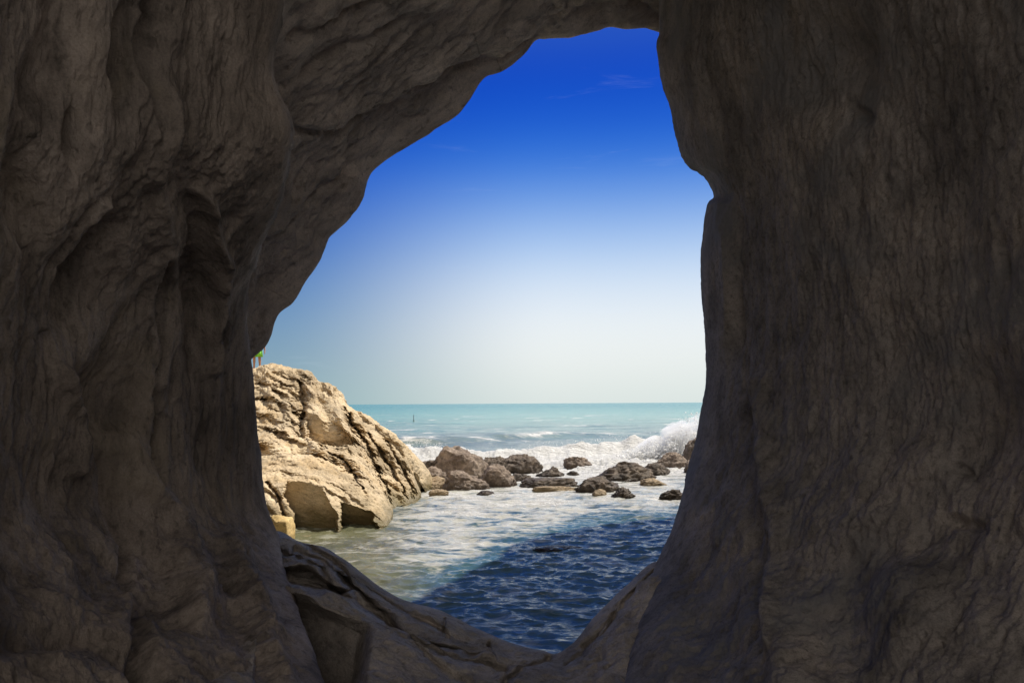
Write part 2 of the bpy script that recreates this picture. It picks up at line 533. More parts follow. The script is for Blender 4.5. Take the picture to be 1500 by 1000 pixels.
vv = np.broadcast_to(qv[None, :], px.shape)
fade = 0.14 + 0.86 * sstep(0.0, 0.35, np.abs(vv))
P = P + n * (h * fade)[..., None]
o = cave_part('cave_wall', P, M_right)
tag(o, 'smoother greyish brown right cave wall')

# ---- roof ---------------------------------------------------------------
RIM = [(180, 720), (300, 620), (340, 565), (367, 530), (392, 505), (411, 463), (432, 445), (455, 405), (477, 364), (482, 350), (510, 325), (532, 292), (543, 256),
       (560, 240), (605, 212), (640, 190), (672, 170), (690, 148), (715, 114), (735, 108), (765, 85), (792, 58), (830, 56), (870, 48), (893, 41),
       (920, 44), (942, 42), (972, 48), (1040, 44), (1200, 60)]
nr = len(RIM)
arc = np.concatenate([[0], np.cumsum([math.hypot(RIM[i + 1][0] - RIM[i][0], RIM[i + 1][1] - RIM[i][1]) for i in range(nr - 1)])])
dr = np.interp(arc, [arc[0], arc[3], arc[12], arc[21], arc[-1]], [7.4, 7.7, 8.3, 8.5, 8.2])
rim3 = np.array([W(p[0], p[1], d) for p, d in zip(RIM, dr)])
sm = rim3.copy()
for _ in range(6):
    sm[1:-1] = (sm[:-2] + 2 * sm[1:-1] + sm[2:]) / 4
tg = np.gradient(sm, axis=0)
on = np.stack([-tg[:, 2], 0 * tg[:, 0], tg[:, 0]], -1)
on /= np.linalg.norm(on, axis=1, keepdims=True)      # pointing up-left, out of the opening
for _ in range(3):
    on[1:-1] = (on[:-2] + 2 * on[1:-1] + on[2:]) / 4
Y = np.array([0, 1.0, 0])
rows = [sm + on * 4.5 + Y * 1.6, sm + on * 2.2 + Y * 1.2, rim3 + on * 1.0 + Y * 0.75, rim3 + on * 0.34 + Y * 0.25, rim3, rim3 * 0.5 + sm * 0.5 + on * 0.08 - Y * 0.3, sm + on * 0.28 - Y * 1.0,
        sm + on * 0.52 - Y * 2.0, sm + on * 0.85 - Y * 3.6]
r7 = sm + on * 1.4; r7[:, 1] = 0.0
r8 = sm + on * 2.2; r8[:, 1] = -3.0  # rear end left open behind the camera, added to let in fill light
rows += [r7, r8]
ctrl = np.array(rows)
ku = [-4, -3, -2, -1, 0, 0.4, 1.2, 2.3, 4, 7, 12]
qu2 = samples(ku, [6, 8, 14, 14, 30, 60, 90, 60, 14, 8])
qv2 = np.unique(np.concatenate([arc[2:-2], np.linspace(arc[0], arc[2], 25), np.linspace(arc[2], arc[-2], 640), np.linspace(arc[-2], arc[-1], 12)]))
P = refine(ctrl, ku, arc, qu2, qv2)
n, fl = facing(P, (0, 2, 1), np.s_[60:160, 40:600])
px, py = PX(P)
x, y, z = P[..., 0], P[..., 1], P[..., 2]
al = 0.8 * x + 0.6 * z
bl = -0.6 * x + 0.8 * z
w_ = 0.35 * noise(al * 0.7, bl * 0.9, y * 0.7, 61)
h = 0.13 * fbm(al * 0.45, (bl + w_) * 1.3, y * 1.1, 201, 3, 0.5, 'r')
h += 0.06 * fbm(al * 1.1, (bl + w_) * 3.2, y * 2.6, 211, 4, 0.55, 'r')
h += 0.03 * fbm(al * 3, bl * 7, y * 6, 221, 4, 0.6)
h += 0.008 * fbm(al * 6, bl * 18, y * 15, 231, 3, 0.6, 'r')
h += 0.030 * fbm(al * 1.6, bl * 5.5, y * 4.5, 237, 5, 0.7)
yy_ = py + 10 * noise(al * 2, y * 2, 0, 65)
crack1 = [(428, 188), (500, 196), (545, 172), (600, 140), (650, 118), (735, 90), (800, 40), (870, -20)]
h += line(px, yy_, crack1, 6, -0.10)
low_ = sstep(-26, 26, yy_ - np.interp(px, [c[0] for c in crack1], [c[1] for c in crack1]))
h += -0.09 * low_
crack2 = [(385, 362), (430, 335), (470, 300), (520, 250), (560, 222), (620, 180)]
h += line(px, yy_, crack2, 6, -0.08)
h += line(px, yy_, [(420, 330), (470, 280), (540, 215), (620, 160)], 14, 0.04)
h += line(px, yy_, [(430, 60), (480, 30), (560, 0)], 8, -0.10) + line(px, yy_, [(420, 130), (520, 70), (620, 20)], 8, -0.07)
h += line(px, yy_, [(880, -10), (930, 20), (972, 40)], 5, -0.10)
h += scoop(px, yy_, 420, 430, 30, 60, 20, -0.10)
uu = np.broadcast_to(qu2[:, None], px.shape)
fade = 0.10 + 0.90 * sstep(0.0, 0.5, np.abs(uu))
P = P + n * (h * fade)[..., None]
o = cave_part('cave_roof', P, M_roof)
tag(o, 'paler slanting rock roof of the cave')

# ---- floor and sill -----------------------------------------------------
SIL = [(150, 860, 7.0), (300, 800, 7.6), (360, 778, 7.7), (405, 778, 7.6), (440, 795, 7.4), (470, 801, 7.3), (500, 818, 7.2), (530, 840, 7.0), (560, 862, 6.9), (590, 878, 6.8),
       (640, 893, 6.6), (700, 920, 6.4), (760, 945, 6.1), (795, 952, 6.0), (812, 957, 6.0), (835, 945, 6.05), (870, 905, 6.2), (920, 858, 6.35), (968, 822, 6.5), (1000, 830, 6.5), (1080, 880, 6.3),
       (1250, 930, 6.0)]
ns = len(SIL)
rim3 = np.array([W(*p) for p in SIL])
sarc = np.array([p[0] for p in SIL], float)
sm = rim3.copy()
for _ in range(4):
    sm[1:-1] = (sm[:-2] + 2 * sm[1:-1] + sm[2:]) / 4


sink = np.interp(sarc, [150, 330, 400, 440, 480, 850, 920, 968, 1010, 1100], [-1.3, -1.2, -0.9, -0.45, 0, 0, -0.3, -0.75, -1.1, -1.3])


def frow(y, dz, k, flat, sk=1.0):
    r = sm.copy()
    r[:, 0] *= k
    r[:, 1] = sm[:, 1] + y
    r[:, 2] = (sm[:, 2] + dz) * (1 - flat) + 1.3 * flat + sink * sk
    return r


out1 = rim3.copy(); out1[:, 1] += 0.35; out1[:, 2] -= 0.22
out2 = sm.copy(); out2[:, 1] += 1.1; out2[:, 2] -= 1.0
out3 = sm.copy(); out3[:, 1] += 1.8; out3[:, 2] = -1.5
in1 = 0.5 * rim3 + 0.5 * sm; in1[:, 1] -= 0.4; in1[:, 2] += 0.02
rows = [out3, out2, out1, rim3, in1, frow(-1.0, 0.04, 0.98, 0, 0.4), frow(-2.0, 0.10, 0.96, 0.15, 0.9), frow(-3.2, 0.12, 0.96, 0.35)]
r = frow(0, 0, 0.95, 0.75); r[:, 1] = 0.5; rows.append(r)
r = frow(0, 0, 0.95, 1.0); r[:, 1] = -9.0; rows.append(r)
ctrl = np.array(rows)
ku = [-3, -2, -0.7, 0, 0.5, 1.2, 2.3, 3.6, 6, 12]
qu3 = samples(ku, [8, 10, 16, 80, 150, 200, 130, 16, 8])
qv3 = np.unique(np.concatenate([sarc[3:-3], np.linspace(150, 360, 40), np.linspace(360, 1050, 620), np.linspace(1050, 1250, 14)]))
P = refine(ctrl, ku, sarc, qu3, qv3)
n, fl = facing(P, (0, 2, 5), np.s_[80:300, 60:600])
px, py = PX(P)
x, y, z = P[..., 0], P[..., 1], P[..., 2]
left = 1 - sstep(800, 850, px)
al = np.where(left > 0.5, 0.88 * x - 0.47 * z, 0.7 * x + 0.7 * z)
bl = np.where(left > 0.5, 0.47 * x + 0.88 * z, -0.7 * x + 0.7 * z)
h = 0.07 * fbm(x * 0.9, y * 1.2, z * 1.2, 301, 3, 0.5)
h += 0.05 * fbm(al * 1.0, bl * 3.5, y * 1.6, 311, 4, 0.55)
h += 0.022 * fbm(al * 3.0, bl * 9, y * 5, 321, 5, 0.68)
h += 0.012 * fbm(x * 9, y * 12, z * 9, 331, 3, 0.6)
wy = py + 5 * noise(x * 4, y * 3, 0, 67)
# layered slabs on the left, worked in depth
g = 0.0
lip = np.interp(px, [400, 415, 440, 500, 535, 550, 580], [862, 868, 876, 897, 912, 935, 1000])
Dl = 1.62 * F / np.maximum(lip - 590, 30)
m = polymask(px, wy, [(380, 850), (415, 868), (440, 876), (500, 897), (530, 908), (545, 928), (535, 1000), (500, 1100), (380, 1100)], 20)
g = g + 0.75 * m * np.maximum(Dl + 0.25 - P[..., 1], 0)
g = g + 0.9 * polymask(px, wy, [(414, 838), (440, 838), (480, 857), (515, 874), (470, 873), (418, 862)], 5)
g = g + 0.30 * np.exp(-(segdist(px, wy, [(432, 806), (475, 826), (510, 862), (545, 885), (590, 920), (640, 945), (700, 962)]) / 4.0) ** 2)
g = g + 0.30 * np.exp(-(segdist(px, wy, [(405, 800), (455, 832), (490, 868), (525, 888), (560, 905)]) / 3.0) ** 2)
g = g + 0.25 * np.exp(-(segdist(px, wy, [(446, 800), (500, 832), (540, 866), (600, 905), (660, 928)]) / 3.0) ** 2)
g = g + 0.45 * polymask(px, wy, [(470, 826), (505, 850), (545, 884), (590, 918), (575, 915), (520, 885), (490, 855)], 4)
g = g + 0.22 * np.exp(-(segdist(px, wy, [(652, 906), (650, 926)]) / 2.0) ** 2)
g = g + 0.22 * np.exp(-(segdist(px, wy, [(718, 936), (722, 955), (732, 970)]) / 2.5) ** 2)
g = g + 0.25 * np.exp(-(segdist(px, wy, [(806, 960), (790, 975), (760, 990), (735, 1005)]) / 4.0) ** 2)
g = g + 0.20 * np.exp(-(segdist(px, wy, [(575, 935), (630, 970), (690, 1000)]) / 5.0) ** 2)
g = g + 0.18 * np.exp(-(segdist(px, wy, [(600, 940), (660, 965), (740, 985)]) / 4.0) ** 2)
g = g + 0.25 * np.exp(-(segdist(px, wy, [(958, 835), (915, 890), (870, 935), (830, 975)]) / 4.0) ** 2)
g = g + 0.15 * np.exp(-(segdist(px, wy, [(935, 860), (890, 905), (850, 945)]) / 3.0) ** 2)
g = g + 0.12 * np.exp(-(segdist(px, wy, [(900, 900), (880, 950), (860, 1000)]) / 5.0) ** 2)
h += scoop(px, wy, 745, 968, 24, 9, 10, -0.08) + scoop(px, wy, 712, 968, 16, 7, 10, 0.06)
uu = np.broadcast_to(qu3[:, None], px.shape)
fade = 0.12 + 0.88 * sstep(0.0, 0.35, np.abs(uu))
fade = np.where(uu < 0, 0.12, fade)
gf = sstep(0.05, 0.3, uu) * (P[..., 1] > 1.0)
cam0 = np.array([0, 0, CAMZ])
P = P + n * (h * fade)[..., None]
P = cam0 + (P - cam0) * (1 + (0.6 * g + 0.4 * np.where(m > 0, g, 0)) * gf / np.maximum(P[..., 1], 1.0))[..., None]
o = cave_part('cave_floor', P, M_floor)
tag(o, 'cracked rock sill sloping down to the sea')
tag(cave, 'dark brown rock cave whose jagged opening frames the bright sea', 'cave', kind='structure')

# ---- the cliff outside, running on to a headland on the right -----------------
PLAN = [(-40, 22), (-22, 16), (-9, 10.5), (-5.5, 9.6), (-3, 9.2), (0, 9.6), (1.6, 9.8), (2.7, 10.3), (4.85, 13.3), (7.0, 16.3), (7.9, 18.7), (8.7, 21.3), (10.4, 23.0), (12.9, 24.2), (16, 27.5), (22, 31), (40, 34)]
TOPZ = [14] * 15


def cliff_grid(plan, z0, z1, seed, back=True):
    pl = np.array(plan, float)
    zs = [z0, (z0 * 0.7 + z1 * 0.3), (z0 * 0.3 + z1 * 0.7), z1]
    rows = []
    for z in zs:
        rows.append(np.stack([pl[:, 0], pl[:, 1], np.full(len(pl), z)], -1))
    rows.append(np.stack([pl[:, 0] * 1.0 + 0.8, pl[:, 1] - 1.5, np.full(len(pl), z1 + 0.5)], -1))
    rows.append(np.stack([pl[:, 0] + 1.5, np.full(len(pl), -2.0), np.full(len(pl), z1 + 1.0)], -1))
    C = np.array(rows)
    s = np.concatenate([[0], np.cumsum(np.linalg.norm(np.diff(pl, axis=0), axis=1))])
    k = [0, 4, 8, 14, 16, 26]
    P = refine(C, k, s, samples(k, [14, 16, 26, 10, 16]), np.linspace(0, s[-1], 260))
    n, _ = facing(P, (-3, 40, 6), np.s_[0:40, 40:240])
    x, y, z = P[..., 0], P[..., 1], P[..., 2]
    h = 0.5 * fbm(x * 0.25, y * 0.25, z * 0.5, seed, 5, 0.55, 'r') + 0.12 * fbm(x, y, z * 3, seed + 9, 3)
    return P + n * h[..., None]


# right of and above the opening; the opening itself is left free
pr = [p for p in PLAN if p[0] >= 2.7]
pr = [(3.1, 8.9)] + [p for p in pr if p[0] > 3]
P = cliff_grid(pr, -1.5, 14.0, 401)
pl = [p for p in PLAN if p[0] <= -5] + [(-3.6, 8.6)]
P2 = cliff_grid(pl, -1.5, 14.0, 431)
pm = [(-4.5, 9.0), (-2.0, 9.3), (0, 9.5), (2.0, 9.5), (3.2, 9.8)]
P3 = cliff_grid(pm, 8.6, 14.0, 451)
cl = join_grids('cliff', [(P, False), (P2, False), (P3, False)], M_cliff)
tag(cl, 'tall sandstone cliff around the cave mouth', 'cliff', kind='structure')

# ------------------------------------------------------------------ OUTCROP
OC = [  # crest px,py,d   base px,py,d
    ((-500, 540, 30), (-420, 800, 16.8)), ((-250, 500, 29), (-200, 815, 15.6)), ((60, 480, 28.5), (80, 806, 16.2)), ((230, 503, 28), (230, 800, 16.5)), ((330, 524, 27.6), (330, 792, 16.8)), ((372, 540, 27), (385, 787, 17.0)), ((395, 532, 26.8), (425, 784, 17.1)),
    ((430, 539, 26.6), (455, 783, 17.2)), ((446, 541, 26.4), (475, 781, 17.35)), ((457, 546, 26.3), (498, 780, 17.5)), ((465, 561, 26.2), (515, 778, 17.7)),
    ((485, 561, 26), (540, 776, 17.9)), ((495, 582, 25.8), (569, 770, 18.4)), ((512, 597, 25.5), (575, 752, 20.2)), ((532, 606, 25.2), (580, 744, 21.4)),
    ((560, 624, 25), (588, 742, 21.8)), ((584, 641, 24.8), (598, 739, 22.2)), ((598, 661, 24.6), (609, 735, 22.8)), ((606, 684, 24.5), (615, 727, 24.0)), ((611, 697, 24.6), (618, 719, 25.6))]
TT = [0, 0.10, 0.30, 0.55, 0.8, 1.0]          # image fraction from the base up
cols = []
for (cx, cy, cd), (bx, by, bd) in OC:
    span = cd - bd
    col = [(W(bx, by, bd)[0], bd - 0.25, -1.0)]
    steep = min(0.95, span * 0.3)
    dd = [bd, bd + steep * 0.3, bd + steep, bd + steep + (span - steep) * 0.33, bd + steep + (span - steep) * 0.68, cd]
    for t_, d_ in zip(TT, dd):
        k_ = t_
        col.append(W(bx + (cx - bx) * k_, by + (cy - by) * k_, d_))
    c = col[-1]
    col += [(c[0] + 0.15, c[1] + 0.8, c[2] - 0.25), (c[0] + 0.5, c[1] + 3.0, c[2] * 0.4 - 0.4), (c[0] + 0.6, c[1] + 4.5, -1.2)]
    cols.append(col)
# close the right hand tip
c0 = cols[-1]
cols.append([(p[0] + 0.25, p[1] + 1.6, min(p[2], 0.2) - 0.5) for p in c0])
ctrl = np.array(cols)
kq = np.arange(len(cols), dtype=float)
kt = [-0.3, 0, 0.10, 0.30, 0.55, 0.8, 1.0, 1.1, 1.3, 1.5]
qc = samples(kq, [16, 26, 20, 10, 20] + [58] * 13 + [40, 24])
qt = samples(kt, [8, 60, 140, 160, 160, 140, 36, 14, 6])
P = refine(ctrl, kq, kt, qc, qt)
n, fl = facing(P, (-2, -5, 9), np.s_[120:760, 30:600])
ns_ = n.copy()
for _ in range(12):
    ns_[1:-1] = (ns_[:-2] + 2 * ns_[1:-1] + ns_[2:]) / 4
    ns_[:, 1:-1] = (ns_[:, :-2] + 2 * ns_[:, 1:-1] + ns_[:, 2:]) / 4
n = ns_ / np.linalg.norm(ns_, axis=-1, keepdims=True)
px, py = PX(P)
x, y, z = P[..., 0], P[..., 1], P[..., 2]
tt = np.broadcast_to(qt[None, :], px.shape)


jx = px + 3.5 * noise(x * 2, y * 2, z * 2, 561) + 2.6 * noise(x * 6, y * 6, z * 6, 565) + 1.5 * noise(x * 15, y * 12, z * 15, 569)
jy = py + 3.5 * noise(x * 2, y * 2, z * 2, 563) + 2.6 * noise(x * 6, y * 6, z * 6, 567) + 1.5 * noise(x * 15, y * 12, z * 15, 571)
crevice_shade = np.zeros_like(px)  # mask of the shade painted under ledge lips and in cracks
g = np.zeros_like(px)


def ledge(poly, k, A, Lh, soft=7):
    """a bed edge: a steep face k pixels high under the lip, then a tread running back out"""
    global g, crevice_shade
    xs = [q[0] for q in poly]; ys = [q[1] for q in poly]
    sd = jy - np.interp(jx, xs, ys)
    w = sstep(xs[0] - 2, xs[0] + soft, jx) * (1 - sstep(xs[-1] - soft, xs[-1] + 2, jx))
    pr = np.where(sd < 0, 0, np.where(sd < k, sd / k, np.exp(-np.maximum(sd - k, 0) / Lh)))
    g = g + 0.68 * A * w * pr
    crevice_shade = np.maximum(crevice_shade, 0.5 * w * np.exp(-((sd - 0.8) / 1.3) ** 2))


def crackline(poly, w, A):
    global g, crevice_shade
    e = np.exp(-(segdist(jx, jy, poly) / w) ** 2)
    g = g + A * e
    crevice_shade = np.maximum(crevice_shade, 0.5 * e ** 2)


LEDGES = [
    ([(372, 574), (400, 582), (430, 597), (450, 616)], 5, 0.30, 9), ([(372, 598), (395, 605), (425, 617), (448, 636)], 6, 0.30, 9),
    ([(373, 622), (405, 625), (442, 636)], 5, 0.28, 8), ([(372, 555), (398, 558), (425, 568), (444, 580)], 5, 0.30, 9),
    ([(374, 647), (420, 645), (450, 648), (490, 660), (527, 677)], 17, 0.95, 12),
    ([(385, 690), (415, 685), (440, 690), (472, 702)], 4, 0.14, 10), ([(440, 673), (480, 684), (515, 702), (542, 724)], 5, 0.20, 12),
    ([(390, 677), (420, 674), (450, 680)], 4, 0.15, 8),
    ([(455, 661), (490, 668), (520, 684), (545, 702), (558, 722)], 6, 0.26, 12),
    ([(500, 606), (525, 621), (546, 642)], 7, 0.45, 10), ([(474, 598), (492, 606), (510, 624), (532, 643)], 14, 0.70, 10),
    ([(545, 651), (562, 657), (582, 672)], 14, 0.75, 9), ([(548, 676), (565, 682), (583, 693)], 10, 0.5, 7),
    ([(552, 695), (568, 700), (588, 712)], 8, 0.42, 6), ([(561, 712), (576, 717), (595, 728)], 7, 0.35, 6),
    ([(560, 629), (578, 643), (594, 660)], 9, 0.45, 8), ([(580, 664), (592, 672), (606, 690)], 9, 0.45, 8), ([(586, 690), (598, 698), (610, 712)], 8, 0.38, 7),
    ([(520, 599), (540, 613), (562, 630)], 6, 0.35, 8), ([(468, 559), (482, 565), (494, 579)], 8, 0.40, 6), ([(438, 541), (447, 543), (458, 550)], 8, 0.42, 6),
    ([(448, 572), (462, 574), (478, 586)], 10, 0.5, 8), ([(395, 538), (412, 541), (432, 549)], 6, 0.30, 7), ([(470, 645), (500, 648), (528, 660), (545, 676)], 8, 0.40, 12),
    ([(378, 708), (396, 716), (410, 730)], 5, 0.2, 6), ([(376, 735), (392, 740), (404, 748)], 6, 0.25, 6),
    ([(505, 740), (525, 742), (548, 752), (560, 764)], 3, 0.10, 6),
]
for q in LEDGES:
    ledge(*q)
rl = np.random.RandomState(12)
for k_ in range(90):         # the part of the outcrop behind the cave wall
    cx_ = rl.uniform(-350, 360); cy_ = rl.uniform(540, 780)
    ln = rl.uniform(15, 60); sl = rl.uniform(0.0, 0.35)
    ledge([(cx_ - ln, cy_ - ln * sl), (cx_ + ln, cy_ + ln * sl)], rl.uniform(3, 8), rl.uniform(0.15, 0.4), rl.uniform(6, 12), 8)
for k_ in range(120):
    cx_ = rl.uniform(368, 452); cy_ = rl.uniform(545, 645)
    ln = rl.uniform(6, 20); sl = 0.30 + 0.35 * (cx_ - 368) / 84 + rl.uniform(-0.1, 0.1)
    ledge([(cx_ - ln, cy_ - ln * sl), (cx_ + ln, cy_ + ln * sl)], rl.uniform(2.5, 5), rl.uniform(0.12, 0.26), rl.uniform(4, 8), 5)
for k_ in range(46):
    cx_ = rl.uniform(385, 540); cy_ = rl.uniform(660, 728)
    if cy_ < 640 + (cx_ - 385) * 0.25: continue
    ln = rl.uniform(8, 22); sl = 0.15 + 0.5 * (cx_ - 385) / 155 + rl.uniform(-0.1, 0.1)
    ledge([(cx_ - ln, cy_ - ln * sl), (cx_ + ln, cy_ + ln * sl)], rl.uniform(2, 3.5), rl.uniform(0.05, 0.12), rl.uniform(5, 9), 6)
for k_ in range(40):
    cx_ = rl.uniform(500, 606); cy_ = 606 + (cx_ - 500) * 0.75 + rl.uniform(0, 70)
    ln = rl.uniform(4, 12); sl = 0.5 + rl.uniform(-0.2, 0.4)
    ledge([(cx_ - ln, cy_ - ln * sl), (cx_ + ln, cy_ + ln * sl)], rl.uniform(2.5, 5), rl.uniform(0.08, 0.22), rl.uniform(4, 7), 4)
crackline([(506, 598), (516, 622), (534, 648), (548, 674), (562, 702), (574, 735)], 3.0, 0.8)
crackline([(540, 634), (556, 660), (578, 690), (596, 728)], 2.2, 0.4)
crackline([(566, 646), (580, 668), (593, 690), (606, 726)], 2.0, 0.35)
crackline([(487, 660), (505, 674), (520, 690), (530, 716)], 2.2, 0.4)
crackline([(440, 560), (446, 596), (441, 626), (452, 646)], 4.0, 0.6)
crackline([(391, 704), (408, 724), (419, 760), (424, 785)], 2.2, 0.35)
F1 = [(420, 705), (445, 701), (470, 706), (482, 728), (496, 758), (496, 800), (426, 800), (430, 752), (414, 724)]
F2 = [(501, 731), (530, 741), (548, 752), (546, 762), (556, 775), (552, 800), (500, 800)]
m1 = polymask(jx, jy, F1, 3.0); m2 = polymask(jx, jy, F2, 2.5)
HOL = [(446, 604), (452, 575), (464, 566), (472, 590), (490, 607), (512, 634), (540, 656), (505, 652), (470, 654), (450, 640)]
mh = polymask(jx, jy, HOL, 5)
dd_ = P[..., 1]
g = g * (1 - np.maximum(m1, m2)) * (1 - 0.5 * mh)
g = g + m1 * np.maximum(18.35 - dd_, 0) + m2 * np.maximum(18.75 - dd_, 0) + mh * np.maximum(23.2 - dd_, 0)
mm = np.maximum(m1, m2)
h = 0.10 * fbm(x * 0.8, y * 0.5, z * 0.8, 541, 3, 0.5) * (1 - mm)
h += 0.035 * fbm(x * 2.2, y * 1.6, z * 3.0, 551, 6, 0.66) * (1 - 0.6 * mm)
h += 0.010 * fbm(x * 10, y * 7, z * 14, 555, 3, 0.6)
h += 0.16 * sstep(0.82, 1.0, tt) * (1 - sstep(1.0, 1.2, tt)) * fbm(x * 2.0, y * 1.2, z * 2.0, 557, 4, 0.6, 'r')
edge = sstep(0.0, 0.12, np.abs(tt - 1.0))
P = P + n * ((h - 0.02) * (0.50 + 0.50 * edge))[..., None]
gv = np.where((tt > 0) & (tt < 1.0), g, 0) * sstep(0.0, 0.03, 1.0 - tt)
cam0 = np.array([0, 0, CAMZ])
P = cam0 + (P - cam0) * (1 + gv / P[..., 1])[..., None]
outcrop = grid_mesh('rock_outcrop', P, M_out, attrs={'crevice_shade': crevice_shade * (1 - 0.9 * mm)}, flip=fl)
tag(outcrop, 'large sunlit tan outcrop of layered sandstone sloping down into the water on the left', 'rock')


# ------------------------------------------------------------------ boulders
_ico = {}


def ico(sub):
    if sub not in _ico:
        bm = bmesh.new()
        bmesh.ops.create_icosphere(bm, subdivisions=sub, radius=1.0)
        bm.verts.ensure_lookup_table()
        V = np.array([v.co[:] for v in bm.verts])
        Fc = np.array([[v.index for v in f.verts] for f in bm.faces])
        bm.free()
        _ico[sub] = (V, Fc)
    return _ico[sub]


def rock_verts(seed, sx, sy, sz, sub=5, cuts=12, rough=0.12, box=0.0, peak=0.0, lean=0.0):
    """angular boulder, size sx, sy, sz, standing on z = 0 with a third of it below"""
    V, Fc = ico(sub)
    rs = np.random.RandomState(seed)
    P = V.copy()
    if box > 0:
        m = np.max(np.abs(P), axis=1, keepdims=True)
        P = P * (1 - box) + (P / m) * 0.82 * box
    for k in range(cuts):                       # planes broken off the lump
        d = rs.normal(size=3); d[2] = abs(d[2]) * 0.8 + 0.05
        d /= np.linalg.norm(d)
        off = rs.uniform(0.52, 0.84)
        s = P @ d - off
        P = P - np.where(s > 0, s * 0.97, 0)[:, None] * d
    if peak:
        zt = np.clip(P[:, 2], 0, None)
        P[:, 0] *= 1 - peak * zt; P[:, 1] *= 1 - peak * zt
        P[:, 0] += lean * zt
    nrm = V
    h = 0.9 * rough * fbm(P[:, 0] * 1.5 + seed, P[:, 1] * 1.5, P[:, 2] * 1.5, seed % 97 + 600, 4, 0.5)
    h += 0.8 * rough * fbm(P[:, 0] * 2.6 + seed, P[:, 1] * 2.6, P[:, 2] * 3.4, seed % 97 + 650, 3, 0.5, 'r')
    h += rough * 1.1 * fbm(P[:, 0] * 5, P[:, 1] * 5, P[:, 2] * 5 + seed, seed % 89 + 700, 4, 0.7)
    P = P + 0.75 * nrm * h[:, None]
    P -= (P.max(0) + P.min(0)) / 2
    P /= (P.max(0) - P.min(0)) / 2
    P[:, 0] *= sx / 2; P[:, 1] *= sy / 2
    zb = P[:, 2] * 0.5 + 0.5                      # 0..1
    P[:, 2] = (zb * 1.7 - 0.7) * sz
    return P, Fc


BOULD = []


def boulder(px0, px1, ptop, pbase, label, mat, seed, d=None, deep=0.8, **kw):
    dd = d or (CAMZ * F / (pbase - 590.5 + (0.5 * (px0 + px1) - 750) * SA))
    wdt = (px1 - px0) / F * dd
    dc = dd + wdt * deep * 0.42
    cx = W(0.5 * (px0 + px1), pbase, dc)[0]
    hgt = W(0.5 * (px0 + px1), ptop, dc)[2]
    P, Fc = rock_verts(seed, 1.16 * wdt * dc / dd, 1.05 * wdt * deep, max(hgt * 0.95, 0.12), **kw)
    o = poly_mesh('boulder', P, Fc, mat)
    o.location = (cx, dc, 0.0)
    tag(o, label, 'boulder', 'boulders in the surf')
    BOULD.append((cx, dc, wdt * 0.5, wdt * deep * 0.5))
    return o


boulder(640, 720, 650, 704, 'largest brown boulder heaped beside the tip of the tan outcrop', M_b_mid, 1, box=0.2, rough=0.10, cuts=7)
boulder(605, 656, 669, 700, 'low dark rock touching the tip of the tan outcrop, behind a square tan block', M_b_dark, 2, d=29.5, cuts=6)
boulder(610, 656, 681, 704, 'pale topped rock wedged between the square tan block and the largest boulder', M_b_mid, 3, d=28.2, cuts=8)
boulder(616, 653, 696, 716, 'square tan block lying at the tip of the large outcrop', M_b_tan, 4, box=0.6, cuts=4, rough=0.07)
boulder(630, 657, 715, 726, 'small flat tan stone half under water in front of the square tan block', M_b_tan, 5, cuts=5)
boulder(653, 714, 687, 718, 'wedge shaped boulder in front of the largest brown boulder', M_b_mid, 6, peak=0.35, lean=-0.25, cuts=8)
boulder(700, 756, 677, 713, 'rounded dark brown boulder standing just right of the wedge shaped boulder', M_b_mid, 7, box=0.25, cuts=5, rough=0.09)
boulder(708, 744, 666, 690, 'small dark boulder behind the rounded dark brown boulder', M_b_dark, 8, d=31.5, cuts=7)
boulder(734, 792, 663, 694, 'dark boulder with a peaked top against the white breaker, left of a triangular rock', M_b_dark, 9, peak=0.3, lean=0.1, cuts=9)
boulder(749, 783, 692, 705, 'low ragged dark rock behind the left end of the long flat slab', M_b_dark, 10, cuts=6)
boulder(785, 827, 681, 698, 'triangular grey brown rock standing alone in white foam', M_b_dark, 11, peak=0.6, lean=0.12, cuts=6)
boulder(766, 843, 699, 714, 'long flat dark slab lying level in the foam', M_b_dark, 12, deep=0.45, box=0.7, cuts=3, rough=0.08)
boulder(783, 847, 711, 719, 'thin yellowish shelf of rock along the front of the long flat slab', M_b_tan, 13, deep=0.3, box=0.6, cuts=3, rough=0.08)
boulder(828, 866, 667, 685, 'brown boulder farthest out in the white foam near the breaker', M_b_mid, 14, peak=0.3, lean=-0.3, cuts=7)
boulder(831, 848, 689, 696, 'tiny dark rock between the triangular rock and the broadest boulder', M_b_dark, 15, cuts=5, sub=4)
boulder(875, 955, 673, 704, 'broadest dark boulder, domed, in the middle of the foam on the right', M_b_dark, 16, peak=0.3, lean=-0.12, cuts=8, rough=0.11)
boulder(845, 908, 696, 721, 'ridged dark boulder in front of the broadest boulder', M_b_dark, 17, cuts=7, rough=0.15, peak=0.15, lean=-0.2)
boulder(897, 929, 712, 729, 'small jagged rock right of the ridged dark boulder', M_b_dark, 18, cuts=8, rough=0.2)
boulder(869, 888, 715, 726, 'small tan stone at the foot of the ridged dark boulder', M_b_tan, 19, cuts=5, sub=4)
boulder(938, 976, 699, 711, 'low tan stone at the right foot of the broadest boulder', M_b_tan, 20, cuts=6)
boulder(943, 981, 676, 696, 'dark pointed rock right behind the broadest boulder', M_b_dark, 21, peak=0.5, lean=-0.1, cuts=7)
boulder(962, 1006, 660, 687, 'barnacled brown boulder under the splash', M_b_mid, 22, cuts=6)
boulder(1000, 1046, 638, 682, 'tall dark boulder half hidden by the right cave wall, hit by the splash', M_b_dark, 23, cuts=7, box=0.2)
boulder(1002, 1032, 671, 692, 'grey brown boulder beside the right cave wall, below the tall dark one', M_b_mid, 24, cuts=7)
